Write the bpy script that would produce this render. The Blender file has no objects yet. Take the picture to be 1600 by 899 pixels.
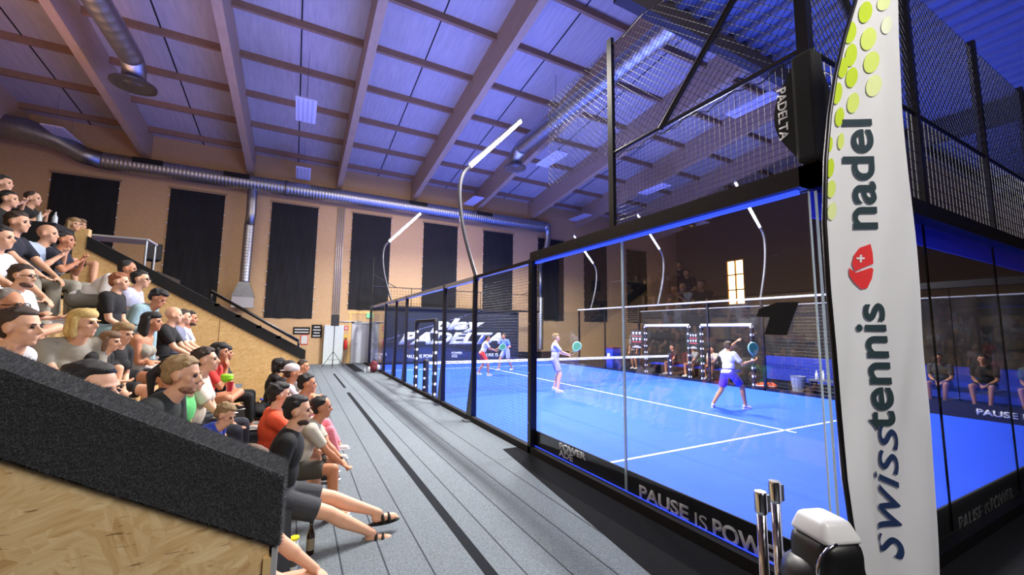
import bpy, bmesh, math, random
import numpy as np
from mathutils import Vector, Matrix
random.seed(7); np.random.seed(7)
SC = bpy.context.scene
COL = SC.collection
# ------------------------------------------------------------------ camera
CAMP = np.array([-3.298, -1.519, 1.854]); FPX = 632.3
_yaw, _pit, _rol = [math.radians(a) for a in (27.825, 5.976, .613)]
_cy, _sy = math.cos(_yaw), math.sin(_yaw)
FWD = np.array([_sy*math.cos(_pit), _cy*math.cos(_pit), math.sin(_pit)])
_r = np.array([_cy, -_sy, 0]); _u = np.cross(_r, FWD)
RGT = _r*math.cos(_rol)+_u*math.sin(_rol); UPV = -_r*math.sin(_rol)+_u*math.cos(_rol)
cam = bpy.data.cameras.new('camera'); cam.sensor_width = 36; cam.lens = 36*FPX/1600; cam.clip_start = .05
camo = bpy.data.objects.new('camera', cam); COL.objects.link(camo)
camo.matrix_world = Matrix(((RGT[0], UPV[0], -FWD[0], CAMP[0]), (RGT[1], UPV[1], -FWD[1], CAMP[1]), (RGT[2], UPV[2], -FWD[2], CAMP[2]), (0, 0, 0, 1)))
SC.camera = camo
# ------------------------------------------------------------------ exposure, world, large lights
SC.view_settings.view_transform = 'Standard'; SC.view_settings.look = 'None'
SC.view_settings.exposure = 0.0; SC.view_settings.gamma = 1.0; SC.view_settings.use_curve_mapping = False
SC.cycles.transparent_max_bounces = 24; SC.cycles.max_bounces = 8; SC.cycles.diffuse_bounces = 5
SC.cycles.sample_clamp_indirect = 6
wd = bpy.data.worlds.new('world'); SC.world = wd; wd.use_nodes = True
wd.node_tree.nodes['Background'].inputs[0].default_value = (.55, .55, .75, 1)
wd.node_tree.nodes['Background'].inputs[1].default_value = .10
def area(name, loc, target, sx, sy, power, color):
    l = bpy.data.lights.new(name, 'AREA'); l.shape = 'RECTANGLE'; l.size = sx; l.size_y = sy; l.energy = power; l.color = color
    o = bpy.data.objects.new(name, l); COL.objects.link(o); o.location = loc
    o.rotation_euler = (Vector(target)-Vector(loc)).to_track_quat('-Z', 'Y').to_euler(); return o
WHITE = (1, .97, .93)
COURT_POWER = 1250
for (lx, ly) in ((1.3, 6.33), (1.3, 15.0), (8.7, 6.33), (8.7, 15.0)):
    area('court_led_light', (lx, ly, 6.25), (lx+(1 if lx < 5 else -1)*.6, ly, 0), 1.6, .25, COURT_POWER, WHITE)
# added fill lights, no fixtures, for lamp spill on the stand and the hall end wall
area('hall_fill', (-6.5, 13.5, 8.6), (-6.5, 14.6, 0), 5, 1.5, 330, (1, .84, .64))
area('hall_fill', (2, 17.5, 8.6), (2, 20, 2), 9, 1.5, 330, (1, .84, .76))
area('rear_fill', (-1.0, -4.5, 6.2), (-4.0, 3.5, 1), 3, 2, 400, (1, .94, .86))  # added soft fill behind the camera for the stand side
area('stand_fill', (-1.2, 4.6, 6.6), (-4.2, 4.2, 1.2), 1.2, 3.5, 420, (1, .93, .84))
area('hall_fill', (-9.5, 12.5, 6.8), (-10.5, 13.5, 12), 3, 3, 80, (1, .52, .28))  # added warm uplight without a source, tints the roof at left
# blue strips on the court top rails shine up at the roof
area('blue_rail_light', (0.2, 10, 3.25), (1.4, 10, 9), .3, 18, 720, (.34, .35, 1))
area('blue_rail_light', (9.8, 10, 3.25), (8.0, 10, 9), .3, 18, 380, (.34, .36, 1))
area('blue_rail_light', (5, 0.3, 3.25), (5, 0.6, 9), 9, .3, 60, (.06, .10, 1))

# ------------------------------------------------------------------ helpers
def ray(x, y): return FWD+RGT*((x-800)/FPX)-UPV*((y-449.5)/FPX)
def at(x, y, ax, v):
    d = ray(x, y); return CAMP+d*((v-CAMP[ax])/d[ax])
def lin(c):
    f = lambda v: v/12.92 if v <= .04045 else ((v+.055)/1.055)**2.4
    return tuple(f(v/255) for v in c)+(1,)
MATS = {}
def mat(name, rgb, rough=.7, metal=0, noise=0, nscale=8, bump=0, bscale=60, emit=None, estr=0, spec=.5, sheen=0, stretch=None):
    """rgb in 0..255 sRGB albedo"""
    if name in MATS: return MATS[name]
    m = bpy.data.materials.new(name); m.use_nodes = True; MATS[name] = m
    nt = m.node_tree; N = nt.nodes; L = nt.links; b = N['Principled BSDF']
    c = lin(rgb); b.inputs['Base Color'].default_value = c; b.inputs['Roughness'].default_value = rough
    b.inputs['Metallic'].default_value = metal; b.inputs['Specular IOR Level'].default_value = spec
    if sheen: b.inputs['Sheen Weight'].default_value = sheen
    tc = N.new('ShaderNodeTexCoord'); mp = N.new('ShaderNodeMapping'); L.new(tc.outputs['Object'], mp.inputs[0])
    if stretch: mp.inputs['Scale'].default_value = stretch
    n = N.new('ShaderNodeTexNoise'); n.inputs['Scale'].default_value = nscale; n.inputs['Detail'].default_value = 5
    L.new(mp.outputs[0], n.inputs['Vector'])
    mx = N.new('ShaderNodeMix'); mx.data_type = 'RGBA'; mx.blend_type = 'MULTIPLY'; mx.inputs[0].default_value = 1
    rp = N.new('ShaderNodeMapRange'); rp.inputs[1].default_value = .3; rp.inputs[2].default_value = .7
    k = max(noise, .03); rp.inputs[3].default_value = 1-k; rp.inputs[4].default_value = 1+k
    L.new(n.outputs[0], rp.inputs[0]); mx.inputs[6].default_value = c; L.new(rp.outputs[0], mx.inputs[7]); L.new(mx.outputs[2], b.inputs['Base Color'])
    if bump:
        n2 = N.new('ShaderNodeTexNoise'); n2.inputs['Scale'].default_value = bscale; n2.inputs['Detail'].default_value = 3; L.new(mp.outputs[0], n2.inputs['Vector'])
        bp = N.new('ShaderNodeBump'); bp.inputs['Strength'].default_value = bump; bp.inputs['Distance'].default_value = .01
        L.new(n2.outputs[0], bp.inputs['Height']); L.new(bp.outputs[0], b.inputs['Normal'])
    if emit:
        b.inputs['Emission Color'].default_value = lin(emit); b.inputs['Emission Strength'].default_value = estr
    return m
def osb(name, base, dark, light, patch, fine, strokes=.55, contrast=1.0):
    """oriented strand board: elongated chips lying at different angles, each with its own tone and grain"""
    m = bpy.data.materials.new(name); m.use_nodes = True; MATS[name] = m
    nt = m.node_tree; N = nt.nodes; L = nt.links; b = N['Principled BSDF']; b.inputs['Roughness'].default_value = .6
    def node(t, **k):
        n = N.new(t)
        for a, v in k.items(): setattr(n, a, v)
        return n
    tc = node('ShaderNodeTexCoord')
    ns = node('ShaderNodeTexNoise'); ns.inputs['Scale'].default_value = patch*1.5; L.new(tc.outputs['Object'], ns.inputs['Vector'])
    dis = node('ShaderNodeVectorMath', operation='SCALE'); dis.inputs['Scale'].default_value = .10/patch; L.new(ns.outputs['Color'], dis.inputs[0])
    add = node('ShaderNodeVectorMath'); L.new(tc.outputs['Object'], add.inputs[0]); L.new(dis.outputs[0], add.inputs[1])
    val = None
    for i, rot in enumerate((.1, -.45, .62, -1.1, .3)):
        mp = node('ShaderNodeMapping'); mp.inputs['Rotation'].default_value = (rot*.8, rot, 0); mp.inputs['Location'].default_value = (i*3.1, i*1.7, i*.9)
        L.new(add.outputs[0], mp.inputs[0])
        s1 = node('ShaderNodeVectorMath', operation='MULTIPLY'); s1.inputs[1].default_value = (1, 1, 3.4); L.new(mp.outputs[0], s1.inputs[0])
        v = node('ShaderNodeTexVoronoi'); v.inputs['Scale'].default_value = patch*(1+.15*i); L.new(s1.outputs[0], v.inputs['Vector'])
        sp = node('ShaderNodeSeparateColor'); L.new(v.outputs['Color'], sp.inputs[0])
        s2 = node('ShaderNodeVectorMath', operation='MULTIPLY'); s2.inputs[1].default_value = (1, 1, 9); L.new(mp.outputs[0], s2.inputs[0])
        g = node('ShaderNodeTexNoise'); g.inputs['Scale'].default_value = fine; g.inputs['Detail'].default_value = 3; L.new(s2.outputs[0], g.inputs['Vector'])
        # tone = chip tone (.5) + grain (.5)
        a1 = node('ShaderNodeMath', operation='MULTIPLY'); a1.inputs[1].default_value = .45; L.new(sp.outputs[0], a1.inputs[0])
        gr = node('ShaderNodeMapRange'); gr.inputs[1].default_value = .3; gr.inputs[2].default_value = .7; gr.inputs[3].default_value = .1; gr.inputs[4].default_value = .65; L.new(g.outputs[0], gr.inputs[0])
        a2 = node('ShaderNodeMath', operation='ADD'); L.new(a1.outputs[0], a2.inputs[0]); L.new(gr.outputs[0], a2.inputs[1])
        if val is None: val = a2.outputs[0]
        else:
            gt = node('ShaderNodeMath', operation='GREATER_THAN'); gt.inputs[1].default_value = .58; L.new(sp.outputs[1], gt.inputs[0])
            mx = node('ShaderNodeMix', data_type='FLOAT'); L.new(gt.outputs[0], mx.inputs[0]); L.new(val, mx.inputs[2]); L.new(a2.outputs[0], mx.inputs[3]); val = mx.outputs[0]
    cr = node('ShaderNodeValToRGB'); e = cr.color_ramp.elements
    mid = tuple(.5*(a+c) for a, c in zip(base, dark))
    e[0].position = .05; e[0].color = lin(mid); e[1].position = 1; e[1].color = lin(light); x = e.new(.35); x.color = lin(base)
    L.new(val, cr.inputs[0])
    sn = node('ShaderNodeTexNoise'); sn.inputs['Scale'].default_value = patch*1.9; sn.inputs['Detail'].default_value = 2
    sm_ = node('ShaderNodeMapping'); sm_.inputs['Scale'].default_value = (1.2, 1.2, 8); sm_.inputs['Rotation'].default_value = (0, .4, 0); L.new(add.outputs[0], sm_.inputs[0]); L.new(sm_.outputs[0], sn.inputs['Vector'])
    sr = node('ShaderNodeMapRange'); sr.inputs[1].default_value = .66; sr.inputs[2].default_value = .72; sr.inputs[3].default_value = 0; sr.inputs[4].default_value = strokes; L.new(sn.outputs[0], sr.inputs[0])
    mm = node('ShaderNodeMix', data_type='RGBA'); L.new(sr.outputs[0], mm.inputs[0]); L.new(cr.outputs[0], mm.inputs[6]); mm.inputs[7].default_value = lin(tuple(c*.8 for c in dark)); L.new(mm.outputs[2], b.inputs['Base Color'])
    return m
def glass(name, tint=(.97, .98, 1), boost=1.0):
    m = bpy.data.materials.new(name); m.use_nodes = True; nt = m.node_tree; N = nt.nodes; L = nt.links
    N.remove(N['Principled BSDF']); o = N['Material Output']
    t = N.new('ShaderNodeBsdfTransparent'); t.inputs[0].default_value = (*tint, 1)
    g = N.new('ShaderNodeBsdfGlossy'); g.inputs['Roughness'].default_value = 0.0
    fr = N.new('ShaderNodeFresnel'); fr.inputs[0].default_value = 1.45
    ge = N.new('ShaderNodeNewGeometry'); mi = N.new('ShaderNodeMapRange'); mi.inputs[3].default_value = 1.45; mi.inputs[4].default_value = 1/1.45; L.new(ge.outputs['Backfacing'], mi.inputs[0]); L.new(mi.outputs[0], fr.inputs[0])
    ml = N.new('ShaderNodeMath'); ml.operation = 'MULTIPLY'; ml.inputs[1].default_value = boost; L.new(fr.outputs[0], ml.inputs[0])
    mx = N.new('ShaderNodeMixShader'); L.new(ml.outputs[0], mx.inputs[0]); L.new(t.outputs[0], mx.inputs[1]); L.new(g.outputs[0], mx.inputs[2]); L.new(mx.outputs[0], o.inputs[0])
    MATS[name] = m; return m

class MB:
    """collects primitives, builds ONE mesh object"""
    def __init__(s): s.v = []; s.f = []; s.n = 0
    def add(s, v, f):
        v = np.asarray(v, float); s.v.append(v); s.f += [tuple(i+s.n for i in q) for q in f]; s.n += len(v); return s
    def box(s, a, b):
        x0, y0, z0 = a; x1, y1, z1 = b
        v = [(x0, y0, z0), (x1, y0, z0), (x1, y1, z0), (x0, y1, z0), (x0, y0, z1), (x1, y0, z1), (x1, y1, z1), (x0, y1, z1)]
        return s.add(v, [(0, 3, 2, 1), (4, 5, 6, 7), (0, 1, 5, 4), (1, 2, 6, 5), (2, 3, 7, 6), (3, 0, 4, 7)])
    def hexa(s, v): return s.add(v, [(0, 3, 2, 1), (4, 5, 6, 7), (0, 1, 5, 4), (1, 2, 6, 5), (2, 3, 7, 6), (3, 0, 4, 7)])
    def prism(s, pts, ext):
        """extrude polygon pts by vector ext"""
        pts = np.asarray(pts, float); n = len(pts); v = np.vstack([pts, pts+np.asarray(ext, float)])
        return s.add(v, [tuple(range(n))[::-1], tuple(range(n, 2*n))]+[(i, (i+1) % n, n+(i+1) % n, n+i) for i in range(n)])
    def tube(s, pts, r, seg=10, cap=True, closed=False):
        pts = np.asarray(pts, float); n = len(pts); rr = np.broadcast_to(np.asarray(r, float), (n,))
        up = np.array([0, 0, 1.]); rings = []
        for i in range(n):
            a = pts[(i-1) % n] if (closed or i > 0) else pts[i]; b = pts[(i+1) % n] if (closed or i < n-1) else pts[i]
            t = b-a; t = t/(np.linalg.norm(t)+1e-12)
            w = up if abs(t[2]) < .95 else np.array([1., 0, 0])
            if i and not abs(np.dot(pu, t)) > .98: w = pu
            e = w-t*np.dot(w, t); e /= np.linalg.norm(e); pu = e; g = np.cross(t, e)
            an = np.linspace(0, 2*math.pi, seg, endpoint=False)
            rings.append(pts[i]+rr[i]*(np.cos(an)[:, None]*e+np.sin(an)[:, None]*g))
        f = []
        for i in range(n if closed else n-1):
            j = (i+1) % n
            for k in range(seg):
                k2 = (k+1) % seg; f.append((i*seg+k, i*seg+k2, j*seg+k2, j*seg+k))
        if cap and not closed: f += [tuple(range(seg))[::-1], tuple(range((n-1)*seg, n*seg))]
        return s.add(np.vstack(rings), f)
    def lathe(s, prof, c=(0, 0, 0), seg=20):
        """prof = [(r,z)...] around z"""
        an = np.linspace(0, 2*math.pi, seg, endpoint=False); v = []; f = []
        for r, z in prof: v += [(c[0]+max(r, 1e-4)*math.cos(a), c[1]+max(r, 1e-4)*math.sin(a), c[2]+z) for a in an]
        for i in range(len(prof)-1):
            for k in range(seg):
                k2 = (k+1) % seg; f.append((i*seg+k, i*seg+k2, (i+1)*seg+k2, (i+1)*seg+k))
        f += [tuple(range(seg))[::-1], tuple(range((len(prof)-1)*seg, len(prof)*seg))]
        return s.add(v, f)
    def ell(s, c, r, M=None, seg=20, rings=12):
        M = np.eye(3) if M is None else M; v = [(0, 0, 1.)]
        for i in range(1, rings):
            th = math.pi*i/rings
            for k in range(seg):
                ph = 2*math.pi*k/seg; v.append((math.sin(th)*math.cos(ph), math.sin(th)*math.sin(ph), math.cos(th)))
        v.append((0, 0, -1.)); v = np.array(v)*np.asarray(r, float); v = v@np.asarray(M, float).T+np.asarray(c, float)
        f = [(0, 1+k, 1+(k+1) % seg) for k in range(seg)]
        for i in range(rings-2):
            for k in range(seg):
                a = 1+i*seg+k; b = 1+i*seg+(k+1) % seg; f.append((a, a+seg, b+seg, b))
        l = len(v)-1; o = 1+(rings-2)*seg; f += [(l, o+(k+1) % seg, o+k) for k in range(seg)]
        return s.add(v, f)
    def cone(s, p0, r0, p1, r1, flat=False, seg=16):
        p0 = np.asarray(p0, float); p1 = np.asarray(p1, float); d = p1-p0; L = np.linalg.norm(d)+1e-9; t = d/L
        if flat is True: return s.tube([p0, p1], [r0, r1], seg)
        pts = []; rr = []
        if flat != 'start':
            for a in (80, 60, 40, 20): pts.append(p0-t*r0*math.sin(math.radians(a))); rr.append(r0*math.cos(math.radians(a)))
        pts += [p0, p1]; rr += [r0, r1]
        if flat != 'end':
            for a in (20, 40, 60, 80): pts.append(p1+t*r1*math.sin(math.radians(a))); rr.append(r1*math.cos(math.radians(a)))
        return s.tube(pts, rr, seg)
    def mesh(s, name):
        me = bpy.data.meshes.new(name); me.from_pydata(np.vstack(s.v).tolist(), [], s.f); me.update(); return me
    def build(s, name, m, parent=None, smooth=False, remesh=0, smoothit=3, bevel=0, recalc=False):
        me = s.mesh(name)
        if recalc or remesh == 0 and bevel:
            bm = bmesh.new(); bm.from_mesh(me); bmesh.ops.recalc_face_normals(bm, faces=bm.faces); bm.to_mesh(me); bm.free()
        if remesh or bevel:
            t = bpy.data.objects.new('tmp', me); COL.objects.link(t)
            if bevel:
                b = t.modifiers.new('b', 'BEVEL'); b.width = bevel; b.segments = 3; b.limit_method = 'ANGLE'; b.angle_limit = math.radians(40)
            if remesh:
                r = t.modifiers.new('r', 'REMESH'); r.mode = 'VOXEL'; r.voxel_size = remesh; r.use_smooth_shade = True
                if smoothit:
                    q = t.modifiers.new('s', 'SMOOTH'); q.iterations = smoothit; q.factor = .6
            dg = bpy.context.evaluated_depsgraph_get(); dg.update()
            me2 = bpy.data.meshes.new_from_object(t.evaluated_get(dg)); bpy.data.objects.remove(t); bpy.data.meshes.remove(me); me = me2; me.name = name
            if remesh: smooth = True
        me.materials.clear(); me.materials.append(m)
        if smooth: me.polygons.foreach_set('use_smooth', [True]*len(me.polygons))
        o = bpy.data.objects.new(name, me); COL.objects.link(o)
        if parent is not None: o.parent = parent
        return o
def tag(o, label=None, cat=None, group=None, kind=None):
    if label: o['label'] = label
    if cat: o['category'] = cat
    if group: o['group'] = group
    if kind: o['kind'] = kind
    return o
def empty(name, label, cat, loc=(0, 0, 0), rz=0, group=None, scale=1):
    o = bpy.data.objects.new(name, None); COL.objects.link(o); o.location = loc; o.rotation_euler = (0, 0, rz); o.scale = (scale,)*3
    o.empty_display_size = .1; return tag(o, label, cat, group)
def struct(mb, name, m, **k): return tag(mb.build(name, m, **k), kind='structure')
def copy_tree(o, parent=None):
    c = o.copy(); COL.objects.link(c); c.parent = parent
    for ch in [x for x in bpy.data.objects if x.parent == o]: copy_tree(ch, c)
    return c
def text_mesh(name, body, m, parent, origin, xdir, ydir, width, height, shear=0, bold=0, align='LEFT', extrude=.002, warp=None):
    """letters filling width x height from the lower left origin along xdir / ydir"""
    cu = bpy.data.curves.new('t', 'FONT'); cu.body = body; cu.shear = shear; cu.offset = bold; cu.extrude = 0; cu.align_x = align; cu.space_line = .8
    t = bpy.data.objects.new('t', cu); COL.objects.link(t); dg = bpy.context.evaluated_depsgraph_get(); dg.update()
    me = bpy.data.meshes.new_from_object(t.evaluated_get(dg)); bpy.data.objects.remove(t)
    bm = bmesh.new(); bm.from_mesh(me); bmesh.ops.triangulate(bm, faces=bm.faces)
    if warp:
        for _ in range(3): bmesh.ops.subdivide_edges(bm, edges=[e for e in bm.edges if e.calc_length() > .12], cuts=1); bmesh.ops.triangulate(bm, faces=bm.faces)
    co = np.array([v.co[:] for v in bm.verts]); mn = co.min(0); mxx = co.max(0)
    X = Vector(xdir).normalized(); Y = Vector(ydir).normalized(); O = Vector(origin)
    for v in bm.verts:
        a = (v.co.x-mn[0])/(mxx[0]-mn[0])*width; b = (v.co.y-mn[1])/(mxx[1]-mn[1])*height
        v.co = Vector(warp(a, b)) if warp else O+X*a+Y*b
    if not warp and extrude:
        r = bmesh.ops.extrude_face_region(bm, geom=bm.faces[:]); nn = X.cross(Y)
        bmesh.ops.translate(bm, vec=-nn*extrude, verts=[g for g in r['geom'] if isinstance(g, bmesh.types.BMVert)])
    bm.to_mesh(me); bm.free(); me.materials.clear(); me.materials.append(m); me.name = name
    o = bpy.data.objects.new(name, me); COL.objects.link(o)
    if parent is not None:
        o.parent = parent; o.matrix_parent_inverse = Matrix.Translation(-Vector(parent.location)) if parent.rotation_euler.z == 0 else Matrix.Identity(4)
    return o

# ------------------------------------------------------------------ materials
WALL = osb('osb_wall', (190, 156, 114), (170, 132, 92), (204, 170, 128), 9, 7, .25)
STAND_OSB = osb('osb_stand', (206, 166, 106), (160, 114, 62), (226, 192, 136), 7, 6, .5)
NEAR_OSB = osb('osb_near', (206, 172, 120), (150, 104, 58), (230, 204, 158), 6.5, 9, .8)
ROOFP = mat('roof_panel', (186, 178, 176), .8, noise=.1, nscale=2.5, stretch=(4, .5, 1))
BEAM = mat('beam_wood', (182, 156, 128), .7, noise=.08, nscale=5, stretch=(3, .4, 3))
PURL = mat('purlin_wood', (150, 118, 92), .7, noise=.1, nscale=6)
BLACK = mat('black_steel', (14, 14, 17), .35, noise=.05)
BLACKM = mat('black_matt', (12, 12, 14), .85)
BLIND = mat('blind_fabric', (26, 27, 31), .9, noise=.2, nscale=1.2)
CARPET = mat('carpet_grey', (112, 120, 127), .95, noise=.42, nscale=110, bump=.5, bscale=300, spec=.1)
CARPETD = mat('carpet_black', (25, 26, 30), .95, noise=.3, nscale=90, bump=.5, bscale=250, spec=.1)
SEAM = mat('carpet_seam', (30, 33, 38), .95, spec=.1)
SEAML = mat('carpet_rib_line', (62, 67, 75), .95, spec=.1)
BLUEC = mat('court_blue', (46, 92, 255), .75, noise=.05, nscale=3, spec=.2)
LINE = mat('court_line', (240, 244, 250), .6)
GALV = mat('galvanised_steel', (176, 180, 188), .42, metal=1, noise=.08, nscale=4, bump=.12, bscale=9, stretch=(14, 1, 1))
GALVS = mat('galvanised_plain', (150, 155, 165), .4, metal=1, noise=.1)
RAILG = mat('rail_light_grey', (196, 196, 200), .35, metal=.4)
CHROME = mat('chrome', (210, 210, 214), .12, metal=1)
WHITEP = mat('white_paint', (232, 233, 238), .5)
GLASS = glass('court_glass', (.96, .975, .985), 1.15)
GEDGE = mat('glass_edge', (205, 225, 225), .15, emit=None)
BLED = mat('blue_led', (40, 60, 255), .5, emit=(50, 80, 255), estr=1.3)
BTAPE = mat('blue_fascia', (10, 24, 150), .45, emit=(16, 30, 200), estr=.25)
LED = mat('led_tube', (255, 255, 255), .5, emit=(255, 250, 238), estr=22)
LETTER = mat('letter_grey', (240, 240, 236), .6)
BANNER = mat('banner_navy', (22, 28, 44), .55, noise=.1, nscale=1)
WIRE = mat('mesh_wire', (16, 16, 22), .4)
SKY = mat('window_daylight', (255, 240, 200), .5, emit=(255, 232, 170), estr=4.0)

# ------------------------------------------------------------------ room shell
XL, XR, YN, YF = -14.6, 24.5, -8.0, 21.68
def zb(y): return 9.25+.125*(YF-y)          # underside of the beams
struct(MB().box((XL, YN, -.12), (XR, YF+.2, 0)), 'floor', CARPETD)
struct(MB().box((-3.32, -3.5, 0), (-.10, YF, .006)), 'trim_1', CARPET)   # grey ribbed walkway carpet
sm = MB()
for i in range(9):
    x = -3.2+.31*i
    if abs(x+1.88) < .2: continue
    sm.box((x, .5, .006), (x+.012, YF-1, .0075))
struct(sm, 'trim_2', SEAML)
sm = MB(); sm.box((-1.93, 1.0, .0075), (-1.84, 11.2, .009)); sm.box((-1.9, 12.2, .0075), (-1.83, 16.6, .009)); sm.box((-1.0, 17.0, .0075), (-.62, 21.2, .009))
struct(sm, 'trim_3', SEAM)
# end wall with the door opening
struct(MB().box((XL, YF, 0), (-.68, YF+.2, 10.9)).box((.80, YF, 0), (XR, YF+.2, 10.9)).box((-.68, YF, 2.15), (.80, YF+.2, 10.9)), 'wall_end', WALL)
struct(MB().box((XL-.2, YN, 0), (XL, YF+.2, 14.2)), 'wall_left', WALL)
wr = MB(); wz0, wz1, wy0, wy1 = 3.85, 7.05, 15.95, 17.2
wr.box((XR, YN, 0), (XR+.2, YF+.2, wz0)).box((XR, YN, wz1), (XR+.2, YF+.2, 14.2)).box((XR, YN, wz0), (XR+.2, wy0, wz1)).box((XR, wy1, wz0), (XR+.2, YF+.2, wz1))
struct(wr, 'wall_right', mat('wall_right_shaded', (104, 84, 66), .8, noise=.1))  # low light on this wall is put into its dark colour
w = MB().box((XR+.12, wy0, wz0), (XR+.16, wy1, wz1)); wo = struct(w, 'window_1', SKY)
wf = MB()
for y in (wy0, (wy0+wy1)/2, wy1): wf.box((XR-.02, y-.04, wz0), (XR+.08, y+.04, wz1))
for z in (wz0, wz0+1.05, wz0+2.15, wz1): wf.box((XR-.02, wy0, z-.04), (XR+.08, wy1, z+.04))
wf.build('window_frame', mat('frame_orange', (220, 150, 70), .6), wo)
struct(MB().box((XL, YN-.2, 0), (XR, YN, 14.2)), 'wall_rear', mat('rear_wall', (60, 52, 46), .9))
yA, yB = YN, YF+.2
struct(MB().hexa([(XL, yA, zb(yA)+1.2), (XR, yA, zb(yA)+1.2), (XR, yB, zb(yB)+1.2), (XL, yB, zb(yB)+1.2), (XL, yA, zb(yA)+1.4), (XR, yA, zb(yA)+1.4), (XR, yB, zb(yB)+1.4), (XL, yB, zb(yB)+1.4)]), 'ceiling', ROOFP)
BX = [-13.6, -9.68, -5.72, -1.72, 2.28, 6.25, 10.2, 14.2, 18.2, 22.2]
for x in BX:
    h = .13
    struct(MB().hexa([(x-h, yA, zb(yA)), (x+h, yA, zb(yA)), (x+h, YF, zb(YF)), (x-h, YF, zb(YF)), (x-h, yA, zb(yA)+1.2), (x+h, yA, zb(yA)+1.2), (x+h, YF, zb(YF)+1.2), (x-h, YF, zb(YF)+1.2)]), 'ceiling_beam', BEAM)
for a, b in zip(BX[:-1], BX[1:]):
    pm = MB()
    for k in range(13):
        y = 20.9-2.15*k; z = zb(y)+.98
        pm.box((a+.13, y-.06, z), (b-.13, y+.06, z+.24))
    struct(pm, 'ceiling_joist', PURL)
    m_ = (a+b)/2; z0, z1 = zb(yA)+1.185, zb(YF)+1.185
    struct(MB().hexa([(m_-.02, yA, z0), (m_+.02, yA, z0), (m_+.02, YF, z1), (m_-.02, YF, z1), (m_-.02, yA, z0+.03), (m_+.02, yA, z0+.03), (m_+.02, YF, z1+.03), (m_-.02, YF, z1+.03)]), 'ceiling_seam', BLACKM)
# low corrugated deck above the near end of the court
dk = MB(); n = 70; pts = []
x = 0.6
prof = []
while x < XR:
    prof += [(x, 7.0), (x+.16, 7.0), (x+.2, 7.09), (x+.34, 7.09)]; x += .38
top = [(prof[-1][0], 7.25), (prof[0][0], 7.25)]
v = [(p[0], YN, p[1]) for p in prof]+[(p[0], 2.55, p[1]) for p in prof]; n = len(prof)
dk.add(v, [(i, i+1, n+i+1, n+i) for i in range(n-1)])
dk.box((.6, YN, 7.12), (XR, 2.55, 7.3))
struct(dk, 'ceiling_deck', mat('deck_steel', (120, 126, 150), .45, noise=.05))
struct(MB().box((.6, 2.55, 6.72), (XR, 2.72, 7.35)), 'trim_4', mat('deck_fascia', (70, 62, 60), .7))
for x in (10.2, 17):
    struct(MB().box((x-.15, YN, 6.5), (x+.15, 2.55, 7.0)), 'deck_beam', mat('deck_beam', (36, 36, 42), .6))

# door
do = empty('door_1', None, None, (0, 0, 0)); tag(do, kind='structure')
MB().box((-.62, YF+.02, .01), (.74, YF+.08, 2.1)).build('door_leaf', mat('door_grey', (196, 202, 212), .55), do)
dfm = MB().box((-.70, YF-.03, 0), (-.60, YF+.1, 2.2)).box((.72, YF-.03, 0), (.82, YF+.1, 2.2)).box((-.70, YF-.03, 2.1), (.82, YF+.1, 2.2)); dfm.build('door_frame', mat('frame_grey', (186, 188, 190), .5), do)
MB().tube([(-.5, YF+.0, 1.05), (-.5, YF-.05, 1.05), (-.36, YF-.05, 1.05)], .012).build('door_handle', CHROME, do)
MB().box((.25, YF-.04, 2.0), (.6, YF+.02, 2.07)).build('door_closer', GALVS, do)
yw = MB().box((.86, YF-.02, 0), (1.0, YF-.001, 2.75)).box((-.95, YF-.02, 2.62), (1.0, YF-.001, 2.75)).box((-.86, YF-.02, 0), (-.74, YF-.001, 2.62))
struct(yw, 'trim_5', mat('yellow_wood', (214, 178, 112), .6, noise=.06))

# ------------------------------------------------------------------ blackout blinds on the end wall
BXs = [(-12.6, -10.5, 2.3), (-8.75, -6.7, 2.3), (-4.75, -2.65, 2.32), (-.95, 1.1, 2.85), (3.0, 5.1, 2.85), (6.85, 8.95, 2.6), (10.9, 13.0, 2.5), (14.8, 16.9, 2.5), (18.9, 21.0, 2.5)]
names = ['behind the top of the stand, leftmost on the end wall', 'beside the small speaker above the stand rail', 'right of the vertical steel duct on the end wall', 'above the grey exit door', 'second right of the exit door behind the small arched lamp', 'behind the tall arched lamp pole, right of the door', 'under the right end of the long round duct', 'on the end wall seen through the first glass panel', 'on the far end wall seen deepest behind the court glass']
for (a, b, z0), nm in zip(BXs, names):
    e = empty('blackout_blind', 'black fabric blackout blind '+nm, 'blind', ((a+b)/2, YF, z0), group='black blinds along the end wall')
    w2 = (b-a)/2; h = 8.12-z0; nx = 12; vs = []; fs = []
    for j in range(14):
        for i in range(nx+1):
            vs.append((-w2+2*w2*i/nx, -.05-.012*math.sin(i*2.1+j)*(1 if 0 < i < nx else 0), h*j/13+(.02*math.sin(i*1.3) if j == 0 else 0)))
    for j in range(13):
        for i in range(nx): q = j*(nx+1)+i; fs.append((q, q+1, q+nx+2, q+nx+1))
    fb = MB().add(vs, fs); fb.box((-w2, -.03, 0), (w2, -.01, h)); fb.build('fabric', BLIND, e)
    MB().box((-w2-.06, -.09, h), (w2+.06, -.01, h+.09)).build('head_rail', mat('rail_brown', (150, 125, 98), .6), e)
    first = None
    for k in range(9):
        for s in (-1, 1):
            loc = (s*(w2+.03), -.06, h*(k+.5)/9)
            if first is None: c = MB().ell((0, 0, 0), (.035, .03, .03), seg=8, rings=6).build('clip', WHITEP, e); first = c
            else: c = first.copy(); COL.objects.link(c)
            c.parent = e; c.location = loc

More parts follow.
